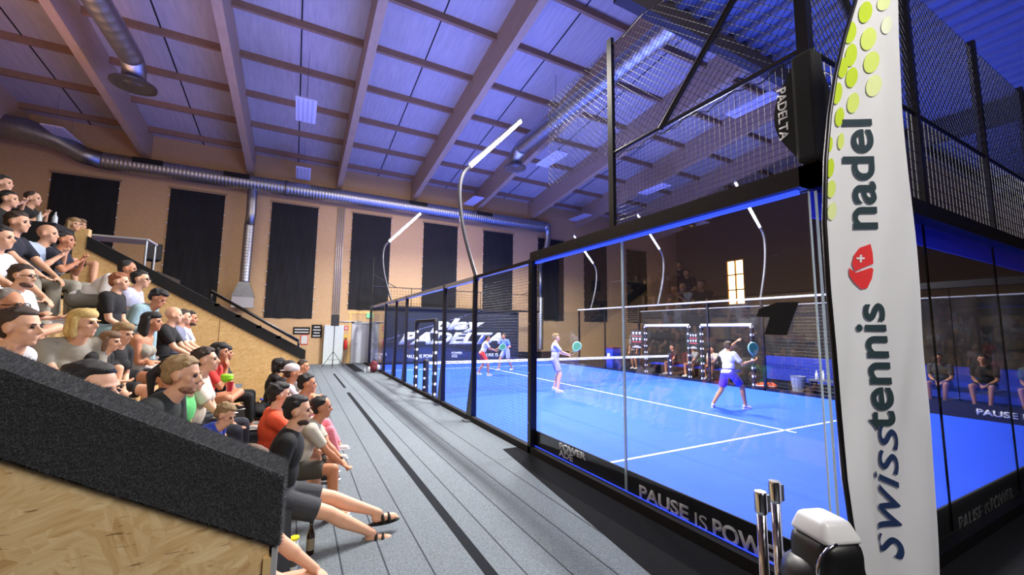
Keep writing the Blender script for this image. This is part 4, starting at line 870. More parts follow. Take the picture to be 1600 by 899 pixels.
def person(label, root, yaw, sc=1.0, lean=.15, twist=0, head_yaw=0, head_pitch=0, arms='knees', legs='sit', skin='fair', shirt='white', sleeve=.75, top='tee', bottom='shorts', bcol='black', hair='brown', hstyle='short', shoes='white', female=False, vox=.011, extras=(), headpt=None, hidden_legs=False, standing=None, hands=True, group=None):
    """root = hip point on the seat (or floor point when standing)"""
    la = (.29, .25) if not female else (.27, .235); ll = (.43, .42)
    hip = np.array([0, 0, .09]) if not standing else np.array(standing.get('hip', (0, 0, .93)), float)
    s = nrm_((math.sin(lean), standing.get('side', 0) if standing else 0, math.cos(lean))); F = frame(s, (math.cos(twist), math.sin(twist), 0))
    s2 = nrm_((math.sin(lean*1.25), s[1]*.6, math.cos(lean*1.25)))
    def T(f, l, u): return hip+F@np.array([f, l, u], float)
    neck = T(.0, 0, .50); hn = neck+s2*.062+np.array([.012, 0, 0])
    hy = head_yaw; hp = head_pitch; Hf = np.array([math.cos(hy)*math.cos(hp), math.sin(hy)*math.cos(hp), math.sin(hp)]); Hl = nrm_(np.cross((0, 0, 1.), Hf)); Hu = np.cross(Hf, Hl); HM = np.stack([Hf, Hl, Hu], 1)
    hc = hn+np.array([.018*Hf[0], .018*Hf[1], 0])+np.array([0, 0, .105])
    def Hh(f, l, u): return hc+HM@np.array([f, l, u], float)
    sw = .185 if not female else .16
    SH = [T(-.01, sgn*sw, .455) for sgn in (1, -1)]; HJ = [T(0, sgn*.095, .0) for sgn in (1, -1)]
    A = ARMS[arms] if isinstance(arms, str) else arms; G = LEGS[legs] if isinstance(legs, str) else legs
    if standing: ap = standing.get('armpole', ((-.4, .6, -1), (-.4, -.6, -1))); lp = standing.get('legpole', ((1, .15, 0), (1, -.15, 0)))
    else:
        ap = ((-.5, .7, -1), (-.5, -.7, -1)); lp = ((.6, .2, 1), (.6, -.2, 1))
        if legs == 'cross': lp = ((.8, .9, .35), (.8, -.9, .35))
        if legs == 'tuck': lp = ((.5, .1, 1), (.5, -.1, 1))
    EL, HA, KN, AN = [], [], [], []
    for i in (0, 1):
        e, h = ik(SH[i], hip+np.array(A[i])-np.array([0, 0, .09]) if not standing else np.array(A[i]), la[0], la[1], ap[i]); EL.append(e); HA.append(h)
        k, a = ik(HJ[i], (hip-np.array([0, 0, .09])+np.array(G[i])+np.array([0, 0, .08])) if not standing else np.array(G[i])+np.array([0, 0, .09]), ll[0], ll[1], lp[i]); KN.append(k); AN.append(a)
    def torso(m, g=0., lo=True, neckr=True):
        m.ell(T(.0, 0, .35), (.112+g, .158*(sw/.185)+g, .175+g*.6), F); m.ell(T(.008, 0, .17), (.104+g, .140*(.9 if female else 1)+g, .16+g), F)
        m.ell(T(-.005, 0, .02), (.118+g, .168+g, .115+g*.5), F); m.ell(T(-.012, 0, .455), (.07+g, .135+g, .07+g), F)
        for i in (0, 1): m.ell(SH[i]+F@np.array([0, (-.02 if i == 0 else .02), -.005]), (.06+g, .062+g, .066+g), F)
        if female:
            for q in (.065, -.065): m.ell(T(.085, q, .33), (.055+g, .06+g, .062+g), F)
    body = MB(); torso(body)
    body.cone(neck-s*.05, .066, hn+s2*.03, .052)
    # head
    hr = .94 if female else 1
    body.ell(Hh(-.012, 0, .03), (.096*hr, .076*hr, .09*hr), HM, 24, 16); body.ell(Hh(.028, 0, -.042), (.062, .054*hr, .066), HM); body.ell(Hh(.062, 0, -.093), (.024, .026*hr, .022), HM)
    body.ell(Hh(.012, 0, -.07), (.05, .055*hr, .038), HM)
    body.ell(Hh(.062, 0, .022), (.028, .054, .014), HM); body.cone(Hh(.084, 0, .008), .009, Hh(.108, 0, -.026), .0125); body.ell(Hh(.094, 0, -.033), (.014, .018, .009), HM)
    body.ell(Hh(.082, 0, -.058), (.012, .024, .007), HM); body.ell(Hh(.080, 0, -.070), (.012, .021, .008), HM)
    for q in (1, -1):
        body.ell(Hh(.052, q*.045, -.02), (.024, .018, .022), HM); body.ell(Hh(-.004, q*.079*hr, -.006), (.023, .012, .033), HM)
    # arms and legs
    for i in (0, 1):
        sg = 1 if i == 0 else -1
        ar = .9 if female else 1
        body.cone(SH[i], .05*ar, EL[i], .038*ar); body.ell(SH[i]*.55+EL[i]*.45, (.043*ar,)*3); body.cone(EL[i], .038*ar, HA[i], .024*ar); body.cone(EL[i], .036*ar, EL[i]*.6+HA[i]*.4, .038*ar)
        d = nrm_(HA[i]-EL[i]); pn = nrm_(np.cross(d, (0, sg, 0)) if abs(d[1]) < .9 else np.cross(d, (1, 0, 0))); pl = np.cross(pn, d)
        if pl[2] > .5 or pl[2] < -.5: pass
        PM = np.stack([d, pl, pn], 1); pc_ = HA[i]+d*.045
        body.ell(pc_, (.05, .038, .016), PM, 14, 8)
        for k in range(4):
            o_ = (-.030+.020*k); L1 = (.034, .040, .038, .030)[k]; b0 = HA[i]+d*.078+pl*o_; d1 = nrm_(d+pn*-.45*1); b1 = b0+d1*L1; b2 = b1+nrm_(d-pn*1.3)*L1*.8
            body.cone(b0-d*.02, .0095, b1, .0088, seg=8); body.cone(b1, .0088, b2, .0078, seg=8)
        t0 = HA[i]+d*.025+pl*(-.03*sg if True else 0); t1 = t0+nrm_(d*.6-pl*sg*.8-pn*.3)*.04; body.cone(t0, .012, t1, .0105, seg=8); body.cone(t1, .0105, t1+nrm_(d-pl*sg*.1-pn*.4)*.03, .009, seg=8)
        body.cone(HJ[i], .088, KN[i], .056); body.ell(HJ[i]*.6+KN[i]*.4, (.08,)*3); body.cone(KN[i], .055, AN[i], .036); ca = KN[i]*.68+AN[i]*.32; sh = nrm_(AN[i]-KN[i]); bk = nrm_(np.cross(sh, np.cross(sh, nrm_(lp[i])))); body.cone(KN[i]+bk*.008, .05, ca+bk*.014, .053); body.cone(ca+bk*.014, .053, AN[i]*.85+KN[i]*.15, .036)
    # feet
    FT = []
    for i in (0, 1):
        fd = nrm_(standing['feet'][i]) if standing and 'feet' in standing else (np.array([1, .12*(1 if i == 0 else -1), 0]) if legs not in ('out',) else nrm_((.55, .1*(1 if i == 0 else -1), .8)))
        fd = nrm_(fd); FM = frame(np.array([0, 0, 1.])-fd*fd[2], fd) if abs(fd[2]) < .3 else frame(nrm_(np.cross(fd, np.cross((0, 0, 1.), fd))), fd)
        # FM columns forward, lateral, up
        body.ell(AN[i]+FM@np.array([.05, 0, -.045]), (.115, .038, .032), FM); body.ell(AN[i]+FM@np.array([-.015, 0, -.035]), (.045, .033, .045), FM); body.ell(AN[i]+FM@np.array([.11, 0, -.055]), (.05, .045, .022), FM)
        if shoes in ('bare', 'sandal'):
            for k in range(5): body.ell(AN[i]+FM@np.array([.165-.008*k, (-.03+.015*k)*(1 if i == 0 else -1), -.058]), (.02, .008, .009), FM, 8, 6)
        FT.append(FM)
    e = empty('person', label, 'person', tuple(root), yaw, group, sc)
    body.build('body', SKIN[skin], e, remesh=vox, smoothit=2)
    for q in (1, -1): pass
    ey = MB()
    for q in (1, -1): ey.ell(Hh(.0805, q*.030, .002), (.010, .0125, .0075), HM, 10, 6)
    ey.build('eyes', EYE, e, smooth=True)
    if hstyle != 'bald' or hair == 'grey':
        eb = MB()
        for q in (1, -1): eb.ell(Hh(.0885, q*.031, .021), (.007, .019, .0045), HM, 10, 6)
        eb.build('eyebrows', HAIR[hair], e, smooth=True)
    # clothes
    C = cloth(shirt if isinstance(shirt, str) else 'c%d_%d_%d' % shirt, CL.get(shirt, (120, 120, 120)) if isinstance(shirt, str) else shirt)
    if top != 'none':
        t = MB()
        g = .016
        if top in ('tee', 'shirt'):
            torso(t, g)
            t.cone(neck-s*.04, .074, neck+s2*.012, .064, flat='end')
            for i in (0, 1):
                en = SH[i]+(EL[i]-SH[i])*min(sleeve, 1.0); t.cone(SH[i], .068, en, .058 if sleeve < 1 else .05, flat='end')
                if sleeve > 1: t.cone(EL[i], .05, EL[i]+(HA[i]-EL[i])*(sleeve-1), .038, flat='end')
        elif top == 'tank':
            t.ell(T(.0, 0, .33), (.125, .155, .15), F); t.ell(T(.008, 0, .17), (.12, .152, .16), F); t.ell(T(-.005, 0, .02), (.13, .175, .115), F)
            if female:
                for q in (.065, -.065): t.ell(T(.087, q, .33), (.066, .07, .07), F)
            for q in (.085, -.085): t.cone(T(.07, q, .40), .018, T(-.04, q*1.05, .52), .018); t.cone(T(-.09, q, .40), .018, T(-.04, q*1.05, .52), .018)
        t.build('shirt', C, e, remesh=max(vox, .010), smoothit=3)
    B = cloth(bcol if isinstance(bcol, str) else 'b%d_%d_%d' % bcol, CL.get(bcol, (60, 60, 60)) if isinstance(bcol, str) else bcol)
    b = MB(); b.ell(T(-.005, 0, .0), (.132, .182, .11), F); b.ell(T(0, 0, .07), (.122, .168, .09), F)
    fr = {'shorts': .78, 'short_shorts': .45, 'trousers': 1.0}[bottom]
    for i in (0, 1):
        en = HJ[i]+(KN[i]-HJ[i])*fr
        b.cone(HJ[i], .104, en, .088 if bottom != 'trousers' else .07, flat='end' if bottom != 'trousers' else False)
        if bottom == 'trousers': b.cone(KN[i], .07, AN[i]+(AN[i]-KN[i])*-.06, .054, flat='end')
    b.build(bottom.replace('short_shorts', 'shorts'), B, e, remesh=max(vox, .010), smoothit=3)
    # shoes
    if shoes != 'none':
        for i in (0, 1):
            FM = FT[i]
            if shoes == 'sandal':
                q = MB(); q.ell(AN[i]+FM@np.array([.05, 0, -.085]), (.14, .05, .014), FM)
                for u in (.03, .085): q.tube([AN[i]+FM@np.array([u+.0, .052*math.cos(a), -.075+(.062-.2*max(0, u-.03))*math.sin(a)]) for a in np.linspace(0, math.pi, 12)], .014, 6)
                q.build('sandal', BLACKM, e, smooth=True)
            elif shoes != 'bare':
                q = MB(); q.ell(AN[i]+FM@np.array([.045, 0, -.052]), (.125, .045, .038), FM); q.ell(AN[i]+FM@np.array([-.02, 0, -.035]), (.055, .043, .055), FM); q.ell(AN[i]+FM@np.array([.11, 0, -.062]), (.055, .05, .026), FM)
                so = q.build('shoe', cloth('shoe_'+shoes, CL[shoes]), e, remesh=max(vox, .009), smoothit=2)
                MB().ell(AN[i]+FM@np.array([.048, 0, -.082]), (.135, .05, .012), FM).build('sole', WHITEP, so, smooth=True)
    # hair
    if hstyle != 'bald':
        h = MB(); HMt = HAIR[hair]
        h.ell(Hh(-.026, 0, .046), (.092*hr, .081*hr, .082*hr), HM, 24, 14); h.ell(Hh(-.055, 0, -.0), (.058, .07*hr, .07), HM)
        if hstyle == 'short': h.ell(Hh(.008, 0, .088), (.068, .061, .032), HM)
        if hstyle in ('short', 'curly', 'buzz'):
            rr_ = random.Random(int(abs(root[1])*1000))
            for k in range(46 if hstyle != 'buzz' else 14):
                a = rr_.uniform(-math.pi, math.pi); el = rr_.uniform(.25, 1.45) if abs(a) < 2.0 else rr_.uniform(-.2, 1.45)
                if abs(a) < .9: el = rr_.uniform(.85, 1.5)
                r_ = rr_.uniform(.010, .018); h.ell(Hh(-.02+.092*math.cos(el)*math.cos(a), .078*math.cos(el)*math.sin(a), .046+.080*math.sin(el)), (r_*1.3, r_, r_*.8), HM, 8, 6)
        if hstyle == 'curly':
            for k in range(26): a = k*2.4; z_ = .02+.1*((k*7) % 13)/13; h.ell(Hh(-.03+.08*math.cos(a)*(1-.3*z_/.12), .075*math.sin(a), z_), (.024, .024, .022), HM, 8, 6)
            h.ell(Hh(.03, 0, .085), (.06, .065, .038), HM)
        if hstyle in ('long', 'pony', 'bun', 'bob'):
            h.ell(Hh(.012, 0, .07), (.078, .077, .055), HM)
        if hstyle == 'bob':
            for q in (1, -1): h.cone(Hh(.0, q*.078, .03), .026, Hh(.0, q*.076, -.10), .024)
            h.ell(Hh(-.06, 0, -.05), (.05, .082, .09), HM)
        if hstyle == 'long':
            for q in (1, -1): h.cone(Hh(-.01, q*.076, .04), .026, Hh(-.02, q*.072, -.14), .028); h.cone(Hh(-.03, q*.065, -.1), .034, Hh(-.09, q*.05, -.34), .022)
            h.ell(Hh(-.075, 0, -.10), (.045, .085, .15), HM); h.ell(Hh(-.10, 0, -.24), (.035, .07, .15), HM)
        if hstyle == 'pony': h.cone(Hh(-.10, 0, .04), .028, Hh(-.15, 0, -.02), .034); h.cone(Hh(-.15, 0, -.02), .034, Hh(-.14, 0, -.24), .014)
        if hstyle == 'bun': h.ell(Hh(-.12, 0, .07), (.045, .045, .042), HM)
        h.build('hair', HMt, e, remesh=.009, smoothit=1)
    for x in extras:
        if x == 'beard':
            q = MB(); q.ell(Hh(.026, 0, -.083), (.056, .0545*hr, .038), HM); q.ell(Hh(.063, 0, -.098), (.0265, .029, .022), HM); q.ell(Hh(.09, 0, -.047), (.010, .022, .005), HM); q.build('beard', mat('stubble_'+hair, {'black': (58, 42, 36), 'brown': (88, 62, 50)}.get(hair, (140, 100, 78)), .7, noise=.3, nscale=60), e, smooth=True)
        if x in ('glasses', 'sunglasses'):
            q = MB()
            for sg in (1, -1):
                q.tube([Hh(.098, sg*.032+.024*math.cos(a), .002+.018*math.sin(a)) for a in np.linspace(0, 2*math.pi, 14, endpoint=False)], .0032, 6, closed=True); q.tube([Hh(.096, sg*.056, .004), Hh(.0, sg*.079, .004)], .003, 6)
            q.tube([Hh(.1, -.008, .004), Hh(.1, .008, .004)], .003, 6); q.build('glasses', BLACK, e)
        if x == 'cap':
            q = MB(); q.ell(Hh(-.02, 0, .062), (.102, .088, .072), HM, 24, 12); q.build('cap', cloth('cap', (206, 200, 204)), e, smooth=True); MB().ell(Hh(-.11, 0, .04), (.05, .055, .01), HM).build('cap_visor', cloth('cap', (206, 200, 204)), e, smooth=True)
        if x == 'watch': d = nrm_(HA[0]-EL[0]); MB().tube([HA[0]-d*.03, HA[0]-d*.005], .031, 14).build('wristwatch', BLACK, e)
        if x == 'watchR': d = nrm_(HA[1]-EL[1]); MB().tube([HA[1]-d*.03, HA[1]-d*.005], .031, 14).build('wristwatch', BLACK, e)
        if x == 'hairband': MB().tube([Hh(-.10, 0, .04), Hh(-.115, 0, .035)], .034, 12).build('hair_tie', BLACKM, e)
        if x == 'print': MB().box((-.0, -.06, 0), (.001, .06, .07))
    R = Matrix.Rotation(yaw, 3, 'Z')
    W = lambda p: np.array(R@Vector(np.asarray(p)*sc))+np.asarray(root)
    return e, dict(hc=W(hc), hands=[W(h) for h in HA], ankles=[W(a) for a in AN], HM=HM)
CL = {'white': (214, 214, 218), 'black': (20, 20, 23), 'beige': (188, 182, 168), 'orange': (228, 84, 50), 'blue': (44, 72, 180), 'lblue': (168, 184, 212), 'navy': (28, 32, 48), 'grey': (120, 118, 112), 'khaki': (66, 64, 56), 'pinkgrey': (180, 166, 170),
      'jeans': (140, 168, 176), 'green': (92, 190, 110), 'peach': (196, 176, 156), 'lilac': (176, 178, 206), 'stone': (150, 146, 134), 'red': (214, 58, 52), 'pink': (220, 130, 146), 'darkgrey': (52, 54, 60), 'lime': (170, 220, 60), 'shortsblue': (70, 70, 176), 'palegrey': (190, 190, 206), 'cyan': (90, 120, 200)}
def headoff(lean, sc, hy=0):
    s = np.array([math.sin(lean), 0, math.cos(lean)]); s2 = np.array([math.sin(lean*1.25), 0, math.cos(lean*1.25)])
    return (np.array([0, 0, .09])+s*.5+s2*.062+np.array([.012+.018*math.cos(hy), 0, .105]))*sc
def spectator(label, px, py, Y=None, X=None, yaw=0, zseat=None, sc=1.0, **k):
    """(px,py) pixel of the head centre, Y (or X) the plane it is in"""
    h = at(px, py, 1, Y) if Y is not None else at(px, py, 0, X)
    o = headoff(k.get('lean', .15), sc, k.get('head_yaw', 0)); c, s = math.cos(yaw), math.sin(yaw)
    root = h-np.array([o[0]*c-o[1]*s, o[0]*s+o[1]*c, o[2]])
    if zseat is not None:
        f = (h[2]-zseat)/o[2]
        if .72 < f < 1.18: sc *= f; o = o*f; root = h-np.array([o[0]*c-o[1]*s, o[0]*s+o[1]*c, o[2]])
        else: print('SEAT MISMATCH', label, round(f, 2))
    dep = float((h-CAMP)@FWD); k.setdefault('vox', min(.014, max(.0065, .0032*dep)))
    r = person(label, root, yaw, sc, **k); print('P %-60s root %s sc %.2f dep %.1f' % (label[:60], root.round(2), sc, dep)); return r
S = spectator; D_ = math.radians
SZ = lambda r: .45*(r+1)
# front row
S('man in black t-shirt and dark shorts with outstretched legs in black sandals', 466, 642, Y=2.5, yaw=D_(-4), zseat=None, sc=1.04, lean=.16, arms=((.0, .22, .0), (-.02, -.22, -.04)), legs=((.84, .02, -.27), (.78, -.05, -.40)), skin='fair', shirt='black', bcol='darkgrey', hair='black', hstyle='short', shoes='sandal', extras=('beard',), head_yaw=-.1)
S('man in beige t-shirt with olive shorts resting clasped hands on his knees', 503, 637, Y=3.15, yaw=D_(-5), sc=.93, lean=.42, arms=((.52, -.01, .10), (.50, -.05, .10)), legs='wide', skin='tan', shirt='beige', bcol='khaki', hair='black', hstyle='buzz', shoes='white', extras=('watch',))
S('man in bright orange t-shirt with black hair in the front row', 437, 617, Y=3.35, yaw=D_(8), lean=.08, arms='knees', skin='fair', shirt='orange', bcol='navy', hair='black', hstyle='curly', shoes='white')
S('man in pale t-shirt with dark hair next to the white cap', 480, 600, Y=4.15, yaw=D_(-4), lean=.3, arms='clasp', skin='tan', shirt='pinkgrey', bcol='darkgrey', hair='black', hstyle='short', shoes='black')
S('person wearing a white cap backwards in the front row', 458, 583, Y=4.9, yaw=D_(5), lean=.2, arms='knees', skin='tan', shirt='pinkgrey', bcol='grey', hair='brown', hstyle='buzz', shoes='white', extras=('cap',))
S('dark-haired woman in black top just behind the white cap', 451, 576, Y=5.5, yaw=D_(5), lean=.2, arms='clasp', skin='tan', shirt='black', bcol='black', hair='black', hstyle='bun', female=True)
S('furthest front row woman with black hair and black top', 436, 571, Y=6.2, yaw=D_(10), lean=.12, arms='clasp', skin='tan', shirt='black', bcol='black', hair='black', hstyle='bob', female=True)
S('person at the end of the front row in white leaning back with bare arms', 474, 573, Y=7.1, yaw=D_(-20), lean=.3, arms='hugknees', legs='tuck', skin='tan', shirt='white', bcol='white', hair='brown', hstyle='short', vox=.012)
S('young child with pink trousers and white shoe stretched into the walkway', 495, 634, Y=4.2, yaw=D_(-6), lean=.1, sc=.75, legs=((.46, .05, .0), (.44, -.1, -.1)), arms='lap', skin='fair', bottom='trousers', bcol='pink', shirt='pink', hair='brown', shoes='white')
S('person with bare knees in beige shorts in the front row next to the panel corner', 392, 738, Y=.95, yaw=D_(-6), lean=.2, arms='knees', legs=((.40, .12, -.40), (.44, -.10, -.40)), skin='fair', shirt='grey', bcol='beige', bottom='short_shorts', hair='lbrown', vox=.008)
# lower row, half hidden
S('boy in blue t-shirt with light brown hair looking down', 352, 648, Y=2.5, yaw=D_(-15), lean=.75, head_pitch=-.5, sc=.72, arms=((.40, .05, .05), (.38, -.05, .05)), legs='sit', skin='fair', shirt='blue', bcol='navy', hair='dblond', hstyle='short', shoes='white')
S('bearded man in dark green-black t-shirt leaning forward over the boy', 285, 586, Y=2.25, yaw=D_(-8), zseat=.75, lean=.52, arms='clasp', skin='fair', shirt=(34, 40, 38), bcol='darkgrey', hair='dblond', hstyle='short', extras=('beard',), head_pitch=-.1)
S('woman in cream t-shirt holding a red cup on the grey bench', 322, 563, Y=3.3, yaw=D_(-4), lean=.16, arms=((.34, .06, .16), (.40, -.06, .14)), skin='fair', shirt=(206, 198, 184), bcol='navy', bottom='trousers', hair='brown', hstyle='short', female=True, shoes='white', head_pitch=.1)
S('child in green shirt between the bearded man and the cream t-shirt', 300, 596, Y=2.9, yaw=D_(0), sc=.8, lean=.2, arms='lap', shirt='green', bcol='stone', hair='lbrown', skin='fair')
S('woman in red top shading her face with both hands, legs crossed', 343, 550, Y=4.7, yaw=D_(-8), lean=.3, arms=((.26, .04, .55), (.30, -.03, .52)), legs='cross', skin='tan', shirt='red', bcol='black', bottom='short_shorts', hair='black', hstyle='bob', female=True, shoes='black')
S('person in dark top hidden behind the woman in red, yellow stripe on side', 352, 552, Y=5.4, yaw=D_(0), lean=.05, sc=.9, arms='lap', legs='sit', skin='tan', shirt='black', bcol='black', bottom='trousers', hair='black', hstyle='bob', female=True)
S('person with dark ponytail partly hidden behind the bearded man', 274, 580, Y=2.85, yaw=D_(10), lean=.1, arms='lap', skin='tan', shirt='navy', bcol='navy', hair='black', hstyle='pony', female=True)
# second / third rows
S('bald man in black t-shirt sitting in front of two younger men', 272, 493, X=-4.85, yaw=0, zseat=1.27, lean=.25, arms='knees', skin='fair', shirt='black', bcol='black', hstyle='bald')
S('man in grey-blue shirt right behind the bald man', 287, 496, X=-4.85, yaw=0, zseat=1.27, lean=.22, arms='knees', skin='fair', shirt=(120, 124, 146), bcol='navy', hair='brown')
S('bearded man in white t-shirt furthest of the three beside the chipboard', 297, 498, X=-4.82, yaw=0, zseat=1.27, lean=.3, arms='knees', skin='tan', shirt='white', bcol='stone', hair='black', extras=('beard',))
S('long dark-haired woman in beige strappy top with folded arms', 237, 503, X=-4.75, yaw=D_(-6), sc=.95, lean=.28, arms='crossed', legs='sit', skin='tan', shirt='stone', top='tank', bottom='short_shorts', bcol='darkgrey', hair='black', hstyle='long', female=True)
S('ginger young man in black t-shirt in the middle of the stand', 187, 441, X=-5.2, yaw=D_(-4), sc=.9, lean=.12, arms='lap', skin='fair', shirt='black', bcol='jeans', hair='red', hstyle='short', bottom='trousers')
S('young man in white t-shirt bending far forward beside the chipboard', 200, 421, X=-5.45, yaw=D_(0), lean=.85, arms='clasp', skin='tan', shirt=(226, 224, 224), bcol='grey', bottom='trousers', hair='black', hstyle='buzz')
S('man with glasses in lilac t-shirt at the chipboard wall', 220, 437, X=-5.25, yaw=D_(-5), lean=.45, arms='clasp', skin='fair', shirt='lilac', bcol='jeans', hair='black', hstyle='short', extras=('glasses',))
S('man in light jeans with dark hair lowering his head beside the wall', 247, 466, X=-5.0, yaw=D_(-10), lean=.85, head_pitch=-.5, arms='clasp', skin='tan', shirt='jeans', bcol='darkgrey', hair='black', hstyle='curly')
S('blond woman with a fringe and bare knees drawn up, above the carpeted edge', 128, 505, X=-4.85, yaw=D_(-48), lean=.5, arms=((.42, -.02, .26), (.42, .02, .22)), legs=((.36, .10, .04), (.38, -.10, .02)), skin='fair', shirt='stone', bottom='short_shorts', bcol='lime', hair='blond', hstyle='bob', female=True, head_yaw=.5)
S('girl with long light brown hair sitting beside the black long-haired woman', 192, 521, X=-4.72, yaw=D_(-25), lean=.35, sc=.85, arms='lap', skin='fair', shirt='black', bcol='black', hair='dblond', hstyle='long', female=True, head_pitch=-.2)
S('small girl in pink shoes leaning on her own knees', 172, 533, X=-4.72, yaw=D_(-10), lean=.5, sc=.72, arms='hugknees', legs='tuck', skin='fair', shirt='black', bcol='black', shoes='pink', hair='lbrown', hstyle='bob', female=True, head_pitch=-.15)
S('black-haired man looking right just above the furry carpet edge', 141, 613, X=-4.0, yaw=D_(-20), lean=.2, sc=.95, arms='lap', skin='fair', shirt='grey', bcol='white', hair='black', hstyle='short')
S('bearded man with glasses and watch in white t-shirt hugging his knee', 36, 432, X=-5.65, yaw=D_(-10), lean=.3, zseat=1.65, arms=((.45, -.08, .34), (.42, .08, .30)), legs='cross', skin='fair', shirt='white', bottom='shorts', bcol='navy', hair='brown', extras=('glasses', 'beard', 'watch'))
S('older man with glasses at the left photo edge in light blue vest', 12, 478, X=-5.25, yaw=D_(-15), lean=.15, arms='lap', skin='tan', shirt='lblue', top='tank', bcol='white', hair='grey', hstyle='buzz', extras=('glasses',))
S('person resting the chin on a hand with a black watch at the left edge', 31, 512, X=-4.8, yaw=D_(-12), lean=.5, arms=((.30, .02, .50), (.38, -.1, .12)), skin='fair', shirt='white', bcol='white', bottom='trousers', hair='brown', hstyle='short', extras=('watch',))
# upper rows
S('bald man in light blue shirt clapping near the top of the stand', 75, 366, X=-6.45, yaw=D_(-8), zseat=2.32, lean=.35, arms='clap', skin='fair', shirt='lblue', sleeve=1.2, bcol='stone', bottom='trousers', hair='grey', hstyle='bald')
S('man with a dark polo shirt clapping beside the light blue shirt man', 102, 376, X=-6.35, yaw=D_(-4), zseat=2.32, lean=.3, arms='clap', skin='tan', shirt='navy', bcol='stone', bottom='trousers', hair='black', hstyle='short')
S('man in dark navy polo shirt left of the clapping bald man', 28, 348, X=-6.5, yaw=D_(-8), zseat=2.3, lean=.2, arms='knees', skin='fair', shirt='navy', bcol='stone', bottom='trousers', hair='brown')
S('man in black jacket clapping at the very top left', 6, 287, X=-7.3, yaw=D_(-8), lean=.25, arms='clap', skin='fair', shirt='black', sleeve=1.6, bcol='black', bottom='trousers', hair='black')
S('man in black t-shirt in the top row near the wall', 52, 311, X=-7.3, yaw=D_(-6), lean=.35, arms='clap', skin='fair', shirt='black', bcol='black', bottom='trousers', hair='brown', hstyle='buzz')
S('person in dark top with white badge peeking between the top row men', 14, 312, X=-7.0, yaw=D_(-6), lean=.3, arms='lap', skin='fair', shirt='black', bcol='black', hair='black')
S('person in dark shirt with stone trousers sitting left below the navy polo', 2, 372, X=-6.0, yaw=D_(-8), lean=.2, arms='knees', skin='fair', shirt='white', bcol='stone', bottom='trousers', hair='black')
S('blond woman seen just above the top end of the chipboard panel', 115, 351, X=-6.75, yaw=D_(-30), lean=.2, arms='lap', skin='fair', shirt='black', bcol='black', hair='dblond', hstyle='bob', female=True)
S('companion with light hair beside the blond woman above the panel end', 125, 352, Y=8.7, yaw=D_(-30), lean=.2, arms='lap', skin='fair', shirt='black', bcol='black', hair='lbrown', hstyle='bob', female=True)
# ---- players
def racket(loc, d, n_, lab, col=(76, 160, 116)):
    """padel racket: loc = grip end, d = direction of the shaft, n_ = face normal"""
    e = empty('padel_racket', lab, 'racket', tuple(loc)); d = nrm_(d); n_ = nrm_(np.asarray(n_)-d*np.dot(n_, d)); w = np.cross(n_, d); rm = mat('racket_green', col, .4)
    def Q(a, b, c): return d*a+w*b+n_*c
    pts = []
    for t in np.linspace(0, 2*math.pi, 26, endpoint=False):
        a = .315+.135*math.cos(t); b = .118*math.sin(t)*(1.0+.12*math.cos(t)); pts.append((a, b))
    P3 = [Q(a, b, -.018) for a, b in pts]; MB().prism(P3, n_*.036).build('racket_face', rm, e)
    MB().tube([Q(a, b, 0) for a, b in pts], .021, 8, closed=True).build('rim', mat('racket_rim', (150, 205, 180), .4), e, smooth=True)
    MB().tube([Q(.10, .012, 0), Q(.205, .055, 0)], .012, 8).tube([Q(.10, -.012, 0), Q(.205, -.055, 0)], .012, 8).build('throat', rm, e)
    MB().tube([Q(-.02, 0, 0), Q(.12, 0, 0)], .017, 10).build('grip', BLACKM, e, smooth=True)
    q = MB()
    for a in np.linspace(-.07, .07, 5):
        for b in np.linspace(-.06, .06, 5): q.tube([Q(.32+a, b, .0185), Q(.32+a, b, .0192)], .005, 6)
    q.build('hole_pattern', mat('hole_dark', (40, 90, 80), .6), e)
    return e
def player(lab, foot, yaw, **k):
    return person(lab, (foot[0], foot[1], .013), yaw, **k)
# yaw: local +X faces this way
f = (3.78, 8.98)
e, J = player('player in white t-shirt and white shorts standing by the net with a green racket', f, D_(-28), sc=1.03, lean=.03, head_yaw=.1, skin='fair', shirt='palegrey', bcol=(140, 144, 186), bottom='shorts', hair='dblond', hstyle='curly', shoes='palegrey', vox=.012,
   arms=((.36, .12, 1.05), (.40, -.05, 1.08)), legs=((-.02, .20, 0), (.04, -.22, 0)), standing=dict(hip=(-.02, 0, .90), feet=((1, .2, 0), (1, -.3, 0))))
racket(J['hands'][1]+RGT*.06+np.array([0, 0, -.02]), (RGT*.55+np.array([0, 0, .8])), -FWD, 'green racket held by the white shirt player by the net')
f = (6.15, 4.9)
e, J = player('player in white t-shirt and blue shorts stretching up for an overhead shot', f, D_(-8), sc=1.0, lean=.12, head_yaw=.2, head_pitch=.35, skin='tan', shirt=(226, 226, 236), bcol='shortsblue', bottom='shorts', hair='brown', hstyle='short', shoes='palegrey', vox=.012,
   arms=((.56, .06, 1.74), (.34, -.36, 1.16)), legs=((-.34, .22, 0), (.26, -.18, 0)), standing=dict(hip=(-.04, 0, .84), side=.08, feet=((.8, .6, 0), (1, -.2, 0)), armpole=((0, .6, -.6), (.5, -.5, -1)), legpole=((1, .2, 0), (1, -.2, 0))))
racket(J['hands'][1]+RGT*.075+np.array([0, 0, -.02]), (np.array([0, 0, .9])-RGT*.12), -FWD+RGT*.2, 'green racket raised by the player in blue shorts')
f = (3.5, 13.7)
e, J = player('far player in white t-shirt and red shorts leaning forward at the net', f, D_(-22), sc=1.0, lean=.35, skin='tan', shirt='white', bcol='red', bottom='shorts', hair='black', shoes='white', vox=.014,
   arms=((.42, .12, .98), (.46, -.10, 1.0)), legs=((-.24, .18, 0), (.16, -.18, 0)), standing=dict(hip=(-.10, 0, .86)))
